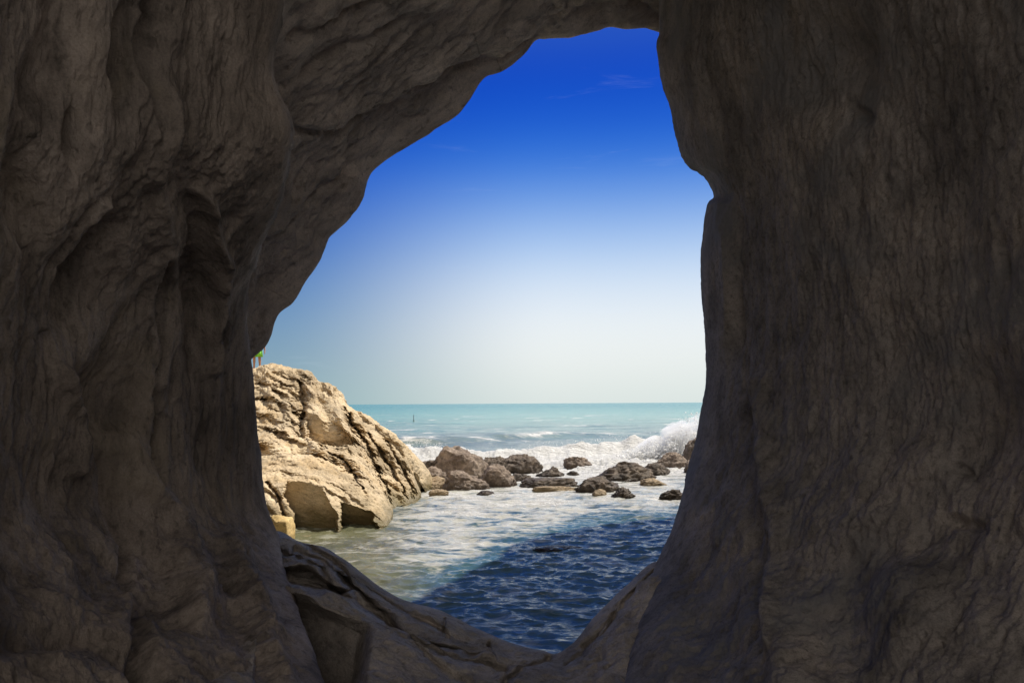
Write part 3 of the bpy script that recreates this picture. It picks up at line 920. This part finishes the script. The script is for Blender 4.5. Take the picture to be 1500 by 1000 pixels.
boulder(967, 1012, 715, 731, 'nearest dark rock on the right, low with spiky top beside the cave wall', M_b_dark, 25, cuts=7, rough=0.2, peak=0.2)
boulder(700, 723, 718, 724, 'tiny dark stone barely showing in front of the rounded dark brown boulder', M_b_dark, 26, cuts=5, sub=4)
# small ochre block at the foot of the outcrop beside the left cave wall
d = 15.6
P_, F_ = rock_verts(31, 46 / F * d, 0.7, W(405, 756, d)[2], box=0.7, cuts=3, rough=0.06)
ob = poly_mesh('boulder', P_, F_, M_out2)
ob.location = (W(401, 780, d)[0], d + 0.3, 0)
tag(ob, 'small ochre block at the foot of the large outcrop beside the left cave wall', 'boulder')
# rocks just awash in the shaded pool
for (cx_, cy_, w_, dp_, hh_, sd, lb) in ((812, 803, 84, 0.55, 0.05, 41, 'dark weedy rock just awash in the shaded blue water'),):
    d = CAMZ * F / (cy_ - 590.5)
    P_, F_ = rock_verts(sd, w_ / F * d, w_ / F * d * dp_, hh_, cuts=5, rough=0.18)
    ob = poly_mesh('submerged_rock', P_, F_, M_b_dark)
    ob.location = (W(cx_, cy_, d)[0], d, 0)
    tag(ob, lb, 'rock')

# ------------------------------------------------------------------ WATER
off = np.concatenate([np.linspace(640, 330, 150, endpoint=False), np.linspace(330, 60, 420, endpoint=False), np.linspace(60, 4, 110, endpoint=False)])
dist = CAMZ * F / off
dist = np.concatenate([dist, np.geomspace(830, 30000, 16)])
sx = np.concatenate([np.linspace(-6, -0.42, 26, endpoint=False), np.linspace(-0.42, 0.30, 640, endpoint=False), np.linspace(0.30, 6, 28)])
D, S = np.meshgrid(dist, sx, indexing='ij')
X = D * S
step = np.gradient(dist)[:, None] * np.ones_like(S)
n1 = noise(X * 0.35, D * 0.35, 0.0, 801)
wv = X * 0.15 + n1 * 1.2


def wfade(lam):
    return 1 - sstep(0.25, 0.6, step / lam)


near = 1 - sstep(22, 34, D)
hW = 0.068 * fbm(X * 0.75 + 0.3 * D, (D + wv * 0.4) * 1.35, 0.3, 811, 2, 0.5, 'r') * wfade(0.8) * (0.45 + 0.55 * near)
hW += 0.038 * fbm(X * 1.7 - 0.4 * D, D * 3.0 + wv, 1.3, 821, 2, 0.55, 'r') * wfade(0.35)
hW += 0.014 * noise(X * 4.5 + D, D * 8, 2.3, 831) * wfade(0.14)
swell = np.sin((D - 0.25 * X + 2.5 * noise(X * 0.05, D * 0.07, 0, 841)) * 2 * math.pi / 10.5)
hW += 0.13 * (np.maximum(swell, -0.6) ** 1) * sstep(48, 75, D) * (0.5 + noise(X * 0.08, D * 0.1, 1, 843)) * (1 - sstep(600, 1500, D)) * wfade(10)
hW += 0.16 * fbm(X * 0.11, D * 0.3, 3, 845, 3, 0.55, 'r') * sstep(35, 60, D) * wfade(4) * (1 - sstep(300, 900, D))

# photo columns of the breaker line: distance of the toe and height of the crest
pxW = 750 + S * F
dc = np.interp(pxW, [560, 630, 720, 780, 840, 900, 960, 1010, 1060], [41, 40.5, 41.5, 42.5, 43.5, 44.5, 45.5, 46, 46.5])
dc = dc + 1.0 * noise(X * 0.4, 0, 0, 851) + 0.35 * noise(X * 1.6, 0, 0, 853)
hc = np.interp(pxW, [560, 620, 660, 710, 760, 840, 900, 960, 1000, 1060], [0.7, 0.75, 0.5, 0.35, 0.4, 0.62, 0.75, 0.95, 1.2, 1.3])
hc = hc * (1 + 0.6 * noise(X * 0.9, 3, 0, 855))
t = D - dc
brk = np.where(t < 0, np.exp(-(t / 0.85) ** 2), np.exp(-(t / 2.4) ** 2))
hW += hc * brk
# smaller bores rolling in front of it
dc2 = 36.5 + 0.8 * noise(X * 0.5, 9, 0, 857)
t2 = D - dc2
hW += 0.16 * np.where(t2 < 0, np.exp(-(t2 / 0.5) ** 2), np.exp(-(t2 / 1.2) ** 2)) * sstep(690, 760, pxW)
# next swell standing up behind
dc3 = np.interp(pxW, [560, 620, 700, 830, 1000], [58, 57, 60, 66, 70]) + 1.6 * noise(X * 0.15, 5, 0, 859)
t3 = D - dc3
hs = np.interp(pxW, [560, 600, 720, 800, 880, 1000], [0.45, 0.55, 0.6, 0.45, 0.2, 0.2])
hW += hs * np.where(t3 < 0, np.exp(-(t3 / 2.0) ** 2), np.exp(-(t3 / 4.0) ** 2)) * wfade(6)

# foam cover
fm = np.zeros_like(D)
surf = sstep(27.5, 33, D) * (1 - sstep(-0.3, 1.0, t))
fm = np.maximum(fm, surf * (0.56 + 0.26 * sstep(690, 760, pxW)))
fm = np.maximum(fm, 0.98 * np.exp(-((t + 0.5) / 1.5) ** 2) * sstep(-3.5, -0.8, -np.abs(t + 0.5) + 0.8))
fm = np.maximum(fm, 0.95 * (t < 0.5) * (t > -4.5) * sstep(0.05, 0.3, brk + 0.2))
fm = np.maximum(fm, 0.55 * np.exp(-((t2 + 0.3) / 0.8) ** 2))
# foam sheet drifting into the pool, its film placed to pale the sunlit water
lob = np.exp(-(((pxW - 790) / 95) ** 2)) * sstep(19.5, 22.5, D) * (1 - sstep(30, 36, D))
fm = np.maximum(fm, 0.54 * lob)
dl = np.interp(pxW, [540, 640, 700, 780, 860, 1000], [14.0, 13.5, 14.5, 17.5, 20.0, 20.5]) + 1.2 * noise(X * 0.5, D * 0.4, 0, 883)
fm = np.maximum(fm, 0.43 * sstep(1.5, 6, D - dl) * (1 - sstep(33, 40, D)) * sstep(560, 680, pxW))
fm = np.maximum(fm, 0.32 * sstep(-1.0, 1.5, D - dl) * (1 - sstep(33, 40, D)) * sstep(520, 640, pxW))
# white caps out at sea
cap = noise(X * 0.12, D * 0.35, 7, 861) + 0.5 * noise(X * 0.5, D * 1.1, 2, 863)
fm = np.maximum(fm, sstep(0.36, 0.66, cap) * 0.60 * sstep(48, 60, D) * (1 - sstep(140, 260, D)))
capsw = (0.45 + 0.75 * sstep(-0.1, 0.3, noise(X * 1.1, D * 0.8, 0, 867))) * np.exp(-((t3 + 0.2) / 1.1) ** 2) * sstep(0.08, 0.4, noise(X * 0.22, 4, 0, 865) + 0.12)
fm = np.maximum(fm, 0.75 * capsw * (1 - sstep(830, 900, pxW)))
# white water round each boulder
for (bx, by, rx, ry) in BOULD:
    rr = np.sqrt(((X - bx) / (rx + 0.35)) ** 2 + ((D - by) / (ry + 0.45)) ** 2)
    k = 0.75 if by > 28 else 0.55
    rr = rr + 0.9 * noise(X * 0.7, D * 0.9, bx, 873) + 0.35 * noise(X * 2.2, D * 2.5, bx, 875)
    fm = np.maximum(fm, k * (1 - sstep(0.7, 1.7, rr)))
fm = np.where((X > 60) | (X < -60), fm * 0.5, fm)
lump = fbm(X * 0.9, D * 0.9, 0, 871, 4, 0.6, 'r')
hW += 0.34 * sstep(0.55, 0.95, fm) * lump * sstep(28, 36, D) * wfade(0.8)
hW += 0.07 * sstep(0.5, 0.9, fm) * fbm(X * 2.5, D * 2.5, 0, 881, 3, 0.6) * wfade(0.4)

t = NT('sea_water')
geo = t.n('ShaderNodeNewGeometry')
pos = (geo, 0)
af = t.n('ShaderNodeAttribute', attribute_name='foam')  # foam cover, plus the film that pales the sunlit pool
ad = t.n('ShaderNodeAttribute', attribute_name='far')
ao = t.n('ShaderNodeAttribute', attribute_name='shallow')
mpw = t.n('ShaderNodeMapping', {'Vector': pos, 'Scale': (0.36, 1.0, 1.0)})
fn1 = t.noise(mpw, 1.3, 8, 0.68, 1.2)
fn2 = t.noise(mpw, 5.0, 6, 0.65, 0.8)
nn = t.math('MULTIPLY_ADD', t.math('SUBTRACT', t.math('MULTIPLY_ADD', fn2, 0.38, t.math('MULTIPLY', fn1, 0.62)), 0.5), 1.5, 0.5)
dsp = t.n('ShaderNodeVectorMath', {0: mpw, 1: t.n('ShaderNodeVectorMath', {0: (fn1, 1), 3: 0.9}, operation='SCALE')}, operation='ADD')
lv = t.n('ShaderNodeTexVoronoi', {'Vector': dsp, 'Scale': 1.5}, feature='DISTANCE_TO_EDGE')
lv2 = t.n('ShaderNodeTexVoronoi', {'Vector': dsp, 'Scale': 4.0}, feature='DISTANCE_TO_EDGE')
la = t.n('ShaderNodeMapRange', {0: lv, 1: 0.0, 2: 0.22, 3: 0.16, 4: -0.10})
lb = t.n('ShaderNodeMapRange', {0: lv2, 1: 0.0, 2: 0.22, 3: 0.10, 4: -0.06})
sm_ = t.math('ADD', t.math('ADD', (af, 2), nn), t.math('ADD', la, lb))
foam = t.n('ShaderNodeMapRange', {0: sm_, 1: 0.93, 2: 1.16, 3: 0.0, 4: 1.0}, interpolation_type='SMOOTHSTEP')
deep_and_shade_c = t.ramp((ad, 2), [(0.0, (0.042, 0.092, 0.115)), (0.08, (0.085, 0.122, 0.115)), (0.22, (0.16, 0.20, 0.165)), (0.35, (0.15, 0.24, 0.20)), (0.55, (0.12, 0.29, 0.235)), (0.75, (0.085, 0.28, 0.235)), (1.0, (0.05, 0.23, 0.205))])  # near end darkened to navy, standing in for the pool's shade
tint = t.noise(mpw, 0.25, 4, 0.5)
c = t.mix(t.math('MULTIPLY', (ao, 2), 0.8), deep_and_shade_c, (0.15, 0.135, 0.055))
c = t.mix(0.5, c, t.ramp(tint, [(0.3, 0.6), (0.7, 1.4)]), 'MULTIPLY')
mpf = t.n('ShaderNodeMapping', {'Vector': pos, 'Scale': (0.10, 0.45, 1.0)})
tf = t.noise(mpf, 0.6, 8, 0.65)
c = t.mix(0.7, c, t.ramp(tf, [(0.3, 0.62), (0.5, 1.0), (0.7, 1.4)]), 'MULTIPLY')
foam_and_sun_tint = t.n('ShaderNodeMapRange', {0: sm_, 1: 0.56, 2: 0.98, 3: 0.0, 4: 0.8}, interpolation_type='SMOOTHSTEP')  # milky foam tint that also pales the sunlit pool in colour
c = t.mix(foam_and_sun_tint, c, (0.54, 0.52, 0.44))
rip = t.n('ShaderNodeMapping', {'Vector': pos, 'Scale': (0.6, 1.2, 1.0)})
rn = t.noise(rip, 4.5, 5, 0.6, 0.3)
bpl = t.n('ShaderNodeBump', {'Strength': 0.8, 'Distance': t.math('MULTIPLY', (ad, 2), 0.9), 'Height': tf})
bpw = t.n('ShaderNodeBump', {'Strength': 0.8, 'Distance': 0.06, 'Height': rn, 'Normal': bpl})
bpf = t.n('ShaderNodeBump', {'Strength': 1.0, 'Distance': 0.28, 'Height': t.math('MULTIPLY_ADD', fn1, 1.5, fn2)})
ro = t.n('ShaderNodeMapRange', {0: (ad, 2), 1: 0.0, 2: 1.0, 3: 0.025, 4: 0.22})
wb = t.n('ShaderNodeBsdfPrincipled', {'Base Color': out_of(c), 'Roughness': ro, 'IOR': 1.333, 'Normal': bpw})
fb = t.n('ShaderNodeBsdfPrincipled', {'Base Color': (0.74, 0.73, 0.70, 1), 'Roughness': 0.8, 'Normal': bpf, 'Specular IOR Level': 0.2})
ms = t.n('ShaderNodeMixShader', {0: foam, 1: wb, 2: fb})
t.n('ShaderNodeOutputMaterial', {0: ms})
M_water = t.m

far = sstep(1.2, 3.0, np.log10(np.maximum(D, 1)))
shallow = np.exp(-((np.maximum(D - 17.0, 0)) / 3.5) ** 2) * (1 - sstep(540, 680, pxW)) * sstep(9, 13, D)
PW = np.stack([X, D, hW], -1)
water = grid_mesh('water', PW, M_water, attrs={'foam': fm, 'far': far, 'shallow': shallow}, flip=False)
tag(water, 'sea with a breaker and foam, blue where the cliff shades it', 'sea', kind='structure')

# ------------------------------------------------------------------ SPLASH
rs = np.random.RandomState(77)
V1, F1_ = ico(1)
vs, fs, off_ = [], [], 0


def drop(c, r, sub=0):
    global off_
    V, Fc = ico(1) if sub == 0 else ico(2)
    s = r * (1 + rs.uniform(-0.35, 0.35, 3))
    P = V * s
    if sub:
        P = P * (1 + 0.5 * noise(V[:, 0] * 2 + c[0] * 9, V[:, 1] * 2 + c[1] * 9, V[:, 2] * 2 + c[2] * 9, 5))[:, None]
    vs.append(P + np.array(c)); fs.append(Fc + off_); off_ += len(V)


def plume(u):
    """u in 0..1 across the splash -> top height in photo rows"""
    return np.interp(u, [0, 0.25, 0.5, 0.7, 0.85, 1.0], [660, 654, 640, 625, 616, 611])


for k in range(7000):
    u = rs.beta(2.2, 1.5)
    pxk = 905 + 140 * u
    top = plume(u)
    base = 672
    v = rs.uniform() ** 0.75
    pyk = base - v * (base - top) * (1 + 0.18 * rs.normal() * v)
    dk = 40.5 + rs.normal() * 0.7
    core = (1 - v)
    r = 0.008 + 0.035 * rs.uniform() ** 3 + 0.03 * core * rs.uniform()
    drop(W(pxk, pyk, dk), r)
for k in range(160):
    u = rs.beta(1.6, 1.3)
    pxk = 900 + 140 * u
    top = plume(u)
    v = rs.uniform() * 0.72
    drop(W(pxk, 674 - v * (674 - top), 40.5 + rs.normal() * 0.6), rs.uniform(0.06, 0.20) * (1 - 0.5 * v), 1)
# flecks thrown up along the breaker
for k in range(700):
    pxk = rs.choice([rs.uniform(596, 655), rs.uniform(720, 960)])
    dk = np.interp(pxk, [560, 630, 720, 780, 840, 900, 960], [41, 40.5, 41.5, 42.5, 43.5, 44.5, 45.5])
    hk = np.interp(pxk, [560, 620, 660, 710, 760, 840, 900, 960], [0.7, 0.75, 0.5, 0.35, 0.4, 0.62, 0.75, 0.95])
    drop((W(pxk, 650, dk)[0], dk + rs.normal() * 0.4, hk * rs.uniform(0.6, 1.25) + abs(rs.normal()) * 0.12), 0.004 + 0.02 * rs.uniform() ** 2)
t = NT('sea_spray')
b = t.n('ShaderNodeBsdfPrincipled', {'Base Color': (0.92, 0.92, 0.91, 1), 'Roughness': 0.6})
tr = t.n('ShaderNodeBsdfTranslucent', {'Color': (0.96, 0.96, 0.95, 1)})
ms = t.n('ShaderNodeMixShader', {0: 0.55, 1: b, 2: tr})
t.n('ShaderNodeOutputMaterial', {0: ms})
M_spray = t.m
spray = poly_mesh('spray', np.concatenate(vs), np.concatenate(fs), M_spray)
tag(spray, 'white spray thrown up where the wave hits the rocks', 'spray', kind='stuff')
# mist hanging in the splash
Vm, Fm = ico(4)
c0 = np.array(W(985, 652, 40.5))
Pm = Vm * np.array([2.1, 1.1, 1.12])
Pm[:, 2] += 0.42 * Pm[:, 0] * (Pm[:, 2] > -0.4)
Pm = Pm * (1 + 0.35 * fbm(Vm[:, 0] * 2, Vm[:, 1] * 2, Vm[:, 2] * 2, 901, 3)[:, None]) + c0
t = NT('spray_mist')
tc = t.n('ShaderNodeTexCoord')
nz = t.noise((tc, 3), 1.6, 6, 0.65, 0.5)
dn = t.n('ShaderNodeMapRange', {0: nz, 1: 0.44, 2: 0.66, 3: 0.0, 4: 6.0})
pv = t.n('ShaderNodeVolumePrincipled', {'Color': (0.97, 0.97, 0.97, 1), 'Density': dn, 'Anisotropy': 0.35})
om = t.n('ShaderNodeOutputMaterial', {1: pv})
mist = poly_mesh('mist', Pm, Fm, t.m)
tag(mist, 'fine mist drifting off the splash beside the right cave wall', 'mist', kind='stuff')

# ------------------------------------------------------------------ BUOY POLE
def plain(name, col, rough=0.6):
    t = NT(name)
    tc = t.n('ShaderNodeTexCoord')
    nz = t.noise((tc, 3), 9.0, 4, 0.6)
    c = t.mix(0.5, (col[0], col[1], col[2]), t.ramp(nz, [(0.3, 0.7), (0.7, 1.25)]), 'MULTIPLY')
    b = t.n('ShaderNodeBsdfPrincipled', {'Base Color': out_of(c), 'Roughness': rough})
    t.n('ShaderNodeOutputMaterial', {0: b})
    return t.m


def lathe(profile, seg=16):
    vs = []
    for r, z in profile:
        for k in range(seg):
            a = 2 * math.pi * k / seg
            vs.append((r * math.cos(a), r * math.sin(a), z))
    m = len(profile)
    q = []
    for i in range(m - 1):
        for k in range(seg):
            q.append((i * seg + k, i * seg + (k + 1) % seg, (i + 1) * seg + (k + 1) % seg, (i + 1) * seg + k))
    return np.array(vs), np.array(q)


M_pole = plain('weathered_dark_paint', (0.05, 0.06, 0.06))
db = CAMZ * F / (616 - 591)
bo = bpy.data.objects.new('buoy', None)
bo.location = W(606.5, 616, db)[:2] + (0.0,)
COL.objects.link(bo)
v_, q_ = lathe([(0.001, 0.15), (0.05, 0.15), (0.045, 1.12), (0.001, 1.14)], 10)
poly_mesh('pole', v_, q_, M_pole, bo)
v_, q_ = lathe([(0.001, -0.3), (0.10, -0.25), (0.15, 0.0), (0.15, 0.08), (0.08, 0.16), (0.001, 0.18)], 16)
poly_mesh('float', v_, q_, M_pole, bo)
tag(bo, 'thin dark marker pole standing far out in the turquoise sea', 'buoy')

# ------------------------------------------------------------------ PERSON on the outcrop
def skin_obj(name, pts, edges, root, mat, sub=2, parent=None):
    me = bpy.data.meshes.new(name)
    me.from_pydata([p[:3] for p in pts], edges, [])
    o = bpy.data.objects.new(name, me)
    COL.objects.link(o)
    o.modifiers.new('skin', 'SKIN').use_smooth_shade = True
    sv = me.skin_vertices[0].data if me.skin_vertices else None
    if sv is None:
        bpy.context.view_layer.objects.active = o
        o.select_set(True)
        bpy.ops.mesh.customdata_skin_add()
        sv = me.skin_vertices[0].data
    for i, p in enumerate(pts):
        r = p[3]
        sv[i].radius = r if isinstance(r, tuple) else (r, r)
        sv[i].use_root = (i == root)
    s = o.modifiers.new('sub', 'SUBSURF'); s.levels = sub; s.render_levels = sub
    me.materials.append(mat)
    if parent: o.parent = parent
    return o


M_skin = plain('tanned_skin', (0.42, 0.21, 0.13), 0.55)
M_shorts = plain('bright_green_cloth', (0.22, 0.62, 0.05), 0.8)
M_hair = plain('dark_brown_hair', (0.04, 0.025, 0.018), 0.6)
M_lip = plain('lips', (0.36, 0.14, 0.10), 0.5)
M_eye = plain('dark_eyes', (0.02, 0.02, 0.02), 0.3)

H = 1.42
pp = bpy.data.objects.new('person', None)
COL.objects.link(pp)
pts, eds = [], []


def av(x, y, z, r):
    pts.append((x * H, y * H, z * H, r * H if not isinstance(r, tuple) else (r[0] * H, r[1] * H)))
    return len(pts) - 1


def chain(start, lst):
    p = start
    for q in lst:
        k = av(*q)
        eds.append((p, k))
        p = k
    return p


pel = av(0, 0, 0.52, (0.088, 0.062))
chest = chain(pel, [(0, 0.004, 0.60, (0.082, 0.056)), (0, 0.004, 0.70, (0.094, 0.062)), (0, 0.0, 0.79, (0.085, 0.055))])
neck = chain(chest, [(0, -0.004, 0.835, 0.034), (0, -0.006, 0.865, 0.031)])
head = chain(neck, [(0, -0.012, 0.90, (0.044, 0.052)), (0, -0.010, 0.945, (0.054, 0.062)), (0, -0.006, 0.978, (0.040, 0.047))])
for s in (-1, 1):
    # hand hangs beside the thigh
    wr = chain(chest, [(s * 0.105, 0, 0.795, 0.036), (s * 0.150, 0.002, 0.715, 0.031), (s * 0.178, 0.0, 0.620, 0.025), (s * 0.192, -0.012, 0.545, 0.022), (s * 0.198, -0.026, 0.475, 0.017),
                       (s * 0.199, -0.032, 0.440, (0.014, 0.024))])
    for j, ln in enumerate((0.040, 0.046, 0.043, 0.034)):
        yo = -0.052 + 0.0125 * j
        chain(wr, [(s * 0.200, yo, 0.425, 0.0075), (s * 0.197, yo - 0.002, 0.425 - ln * 0.55, 0.0065), (s * 0.190, yo - 0.003, 0.425 - ln, 0.0055)])
    chain(wr, [(s * 0.194, -0.058, 0.448, 0.008), (s * 0.186, -0.066, 0.422, 0.0065)])
    an = chain(pel, [(s * 0.052, 0, 0.475, 0.060), (s * 0.060, -0.006, 0.39, 0.050), (s * 0.066, -0.012, 0.285, 0.037), (s * 0.068, 0.004, 0.21, 0.037), (s * 0.070, 0.010, 0.12, 0.026),
                     (s * 0.072, 0.012, 0.045, 0.024)])
    chain(an, [(s * 0.076, -0.030, 0.022, (0.026, 0.020)), (s * 0.082, -0.078, 0.014, (0.028, 0.013))])
    chain(an, [(s * 0.071, 0.030, 0.022, 0.018)])
body = skin_obj('body', pts, eds, pel, M_skin, 2, pp)
# shorts: waist tube splitting into two legs
sv_, sq_ = [], []


def ring(cx, cy, rx, ry, z, seg=20):
    b = len(sv_)
    for k in range(seg):
        a = 2 * math.pi * k / seg
        wob = 1 + 0.05 * math.sin(3 * a + z * 40)
        sv_.append((H * (cx + rx * wob * math.cos(a)), H * (cy + ry * wob * math.sin(a)), H * z))
    return b


def bridge(a, b, seg=20):
    for k in range(seg):
        sq_.append((a + k, a + (k + 1) % seg, b + (k + 1) % seg, b + k))


r1 = ring(0, 0.002, 0.100, 0.074, 0.575); r2 = ring(0, 0, 0.112, 0.083, 0.52); r3 = ring(0, 0, 0.122, 0.084, 0.465)
bridge(r1, r2); bridge(r2, r3)
for s in (-1, 1):
    a1 = ring(s * 0.058, 0, 0.066, 0.080, 0.470); a2 = ring(s * 0.066, -0.006, 0.070, 0.076, 0.39); a3 = ring(s * 0.072, -0.010, 0.072, 0.074, 0.315)
    bridge(a1, a2); bridge(a2, a3)
shorts = poly_mesh('shorts', np.array(sv_), np.array(sq_), M_shorts, pp)
so = shorts.modifiers.new('cloth', 'SOLIDIFY'); so.thickness = 0.008
# hair cap
Vh, Fh = ico(4)
keep = (Vh[:, 2] > -0.15) | (Vh[:, 1] > 0.25)
mapi = -np.ones(len(Vh), int); mapi[keep] = np.arange(keep.sum())
Fk = Fh[np.all(keep[Fh], axis=1)]
Ph = Vh[keep] * np.array([0.062, 0.072, 0.066]) * (1 + 0.10 * fbm(Vh[keep, 0] * 5, Vh[keep, 1] * 5, Vh[keep, 2] * 5, 931, 3))[:, None]
Ph = (Ph + np.array([0, -0.004, 0.955])) * H
hair = poly_mesh('hair', Ph, mapi[Fk], M_hair, pp)
# face: nose, mouth, eyes, ears
for nm, c_, s_, m_ in (('nose', (0, -0.066, 0.925), (0.008, 0.012, 0.012), M_skin), ('ear', (0.058, -0.006, 0.93), (0.008, 0.014, 0.019), M_skin),
                       ('ear', (-0.058, -0.006, 0.93), (0.008, 0.014, 0.019), M_skin), ('mouth', (0, -0.058, 0.900), (0.017, 0.006, 0.005), M_lip),
                       ('eye', (0.020, -0.063, 0.938), (0.006, 0.006, 0.006), M_eye), ('eye', (-0.020, -0.063, 0.938), (0.006, 0.006, 0.006), M_eye)):
    V_, F_ = ico(3)
    poly_mesh(nm, (V_ * np.array(s_) + np.array(c_)) * H, F_, m_, pp)
pp.rotation_euler = (0, 0, R(10))
tag(pp, 'person in bright green shorts standing on top of the tan outcrop', 'person')
# stand the feet on the rock
P_ = P if False else None
bpy.context.view_layer.update()
dp = 27.35
xy = W(377, 541, dp)
me = outcrop.data
co = np.empty(len(me.vertices) * 3, dtype=np.float32)
me.vertices.foreach_get('co', co)
co = co.reshape(-1, 3)
near_ = np.hypot(co[:, 0] - xy[0], co[:, 1] - dp) < 0.22
pp.location = (xy[0], dp, float(np.max(co[near_, 2])) - 0.02 if near_.any() else xy[2])

# ------------------------------------------------------------------ WORLD, SUN, CAMERA
SUN_AZ, SUN_EL = 60.0, 55.0       # degrees right of the view direction, above the horizon
world = bpy.data.worlds.new('World')
sc.world = world
world.use_nodes = True
wt = world.node_tree
wt.nodes.clear()


def wn(typ, ins=None, **kw):
    nd = wt.nodes.new(typ)
    for k, v in kw.items(): setattr(nd, k, v)
    for k, v in (ins or {}).items():
        if isinstance(v, tuple) and len(v) == 2 and hasattr(v[0], 'outputs'):
            wt.links.new(v[0].outputs[v[1]], nd.inputs[k])
        elif hasattr(v, 'outputs'):
            wt.links.new(v.outputs[0], nd.inputs[k])
        else:
            nd.inputs[k].default_value = v
    return nd


def wramp(fac, stops):
    nd = wn('ShaderNodeValToRGB', {0: fac})
    cr = nd.color_ramp
    cr.interpolation = 'B_SPLINE'
    while len(cr.elements) < len(stops): cr.elements.new(0.5)
    for e, (p, c) in zip(cr.elements, stops):
        e.position = p
        e.color = (c[0], c[1], c[2], 1)
    return nd


sky = wn('ShaderNodeTexSky', sky_type='NISHITA', sun_disc=False)
sky.sun_elevation = R(SUN_EL)
sky.sun_rotation = R(SUN_AZ)
sky.air_density = 1.0
sky.dust_density = 1.5
tc = wn('ShaderNodeTexCoord')
sep = wn('ShaderNodeSeparateXYZ', {0: (tc, 0)})
zz = (sep, 2)
L = lin
mid_ramp = wramp(zz, [(0.0, L((214, 224, 221))), (0.06, L((234, 238, 236))), (0.125, L((228, 236, 243))), (0.20, L((172, 202, 238))), (0.28, L((66, 132, 220))),
                      (0.35, L((10, 86, 204))), (0.43, L((0, 56, 184))), (0.56, L((70, 120, 190))), (1.0, L((150, 165, 185)))])
left_ramp = wramp(zz, [(0.0, L((144, 176, 180))), (0.06, L((130, 160, 180))), (0.125, L((104, 144, 186))), (0.20, L((56, 112, 190))), (0.28, L((14, 86, 196))),
                       (0.35, L((0, 66, 188))), (0.43, L((0, 52, 176))), (0.56, L((70, 120, 190))), (1.0, L((150, 165, 185)))])
azm = wn('ShaderNodeMath', {0: (sep, 0), 1: (sep, 1)}, operation='ARCTAN2')
azf = wn('ShaderNodeMapRange', {0: azm, 1: R(-19), 2: R(4), 3: 0.0, 4: 1.0}, interpolation_type='SMOOTHSTEP')
mx = wn('ShaderNodeMix', data_type='RGBA')
wt.links.new(azf.outputs[0], mx.inputs[0]); wt.links.new(left_ramp.outputs[0], mx.inputs[6]); wt.links.new(mid_ramp.outputs[0], mx.inputs[7])
# faint high cirrus
cm = wn('ShaderNodeMapping', {'Vector': (tc, 0), 'Rotation': (0, R(18), 0), 'Scale': (2.2, 2.2, 16.0)})
cn = wn('ShaderNodeTexNoise', {'Vector': cm, 'Scale': 2.6, 'Detail': 8, 'Roughness': 0.62, 'Distortion': 0.6})
cf = wn('ShaderNodeMapRange', {0: cn, 1: 0.60, 2: 0.84, 3: 0.0, 4: 0.11}, interpolation_type='SMOOTHSTEP')
mc = wn('ShaderNodeMix', data_type='RGBA')
wt.links.new(cf.outputs[0], mc.inputs[0]); wt.links.new(mx.outputs[2], mc.inputs[6]); mc.inputs[7].default_value = (0.75, 0.85, 1.0, 1)
# brighter sky added behind the camera as fill light for the cave
bk = wn('ShaderNodeMapRange', {0: (sep, 1), 1: 0.1, 2: -0.4, 3: 0.0, 4: 1.0}, interpolation_type='SMOOTHSTEP')
mb = wn('ShaderNodeMix', data_type='RGBA')
wt.links.new(bk.outputs[0], mb.inputs[0]); wt.links.new(mc.outputs[2], mb.inputs[6]); mb.inputs[7].default_value = (0.84, 0.80, 0.765, 1)
# below the horizon
bl = wn('ShaderNodeMapRange', {0: zz, 1: -0.10, 2: -0.01, 3: 0.0, 4: 1.0})
md = wn('ShaderNodeMix', data_type='RGBA')
wt.links.new(bl.outputs[0], md.inputs[0]); md.inputs[6].default_value = (0.10, 0.13, 0.13, 1); wt.links.new(mb.outputs[2], md.inputs[7])
STR = 0.10
EXPO = 0.45
sc10 = wn('ShaderNodeVectorMath', {0: (md, 2), 3: 1.04 / STR / 2 ** EXPO}, operation='SCALE')
fin = wn('ShaderNodeMix', data_type='RGBA')
fin.inputs[0].default_value = 0.985
wt.links.new(sky.outputs[0], fin.inputs[6]); wt.links.new(sc10.outputs[0], fin.inputs[7])
bg = wn('ShaderNodeBackground', {0: (fin, 2), 1: STR})
wn('ShaderNodeOutputWorld', {0: bg})

ld = bpy.data.lights.new('sun', 'SUN')
ld.energy = 4.2
ld.angle = R(0.6)
ld.color = (1.0, 0.93, 0.82)
lo = bpy.data.objects.new('sun', ld)
COL.objects.link(lo)
sd = Vector((math.sin(R(SUN_AZ)) * math.cos(R(SUN_EL)), math.cos(R(SUN_AZ)) * math.cos(R(SUN_EL)), math.sin(R(SUN_EL))))
lo.rotation_euler = (-sd).to_track_quat('-Z', 'Y').to_euler()
lo.location = (20, 10, 30)

cd = bpy.data.cameras.new('camera')
cam = bpy.data.objects.new('camera', cd)
COL.objects.link(cam)
cam.matrix_world = Matrix.Translation((0, 0, CAMZ)) @ Matrix.Rotation(ROLL, 4, 'Y') @ Matrix.Rotation(R(90), 4, 'X')
cd.sensor_width = 36.0
cd.lens = F / 1500 * 36.0
cd.shift_y = 90.7 / 1500
cd.clip_start = 0.05
cd.clip_end = 60000
sc.camera = cam

sc.render.engine = 'CYCLES'
sc.cycles.use_denoising = True
sc.cycles.max_bounces = 10
sc.cycles.diffuse_bounces = 6
sc.cycles.volume_bounces = 5
sc.cycles.transmission_bounces = 8
sc.cycles.sample_clamp_indirect = 6.0
sc.view_settings.view_transform = 'Standard'
sc.view_settings.look = 'None'
sc.view_settings.exposure = EXPO
sc.view_settings.gamma = 1.0
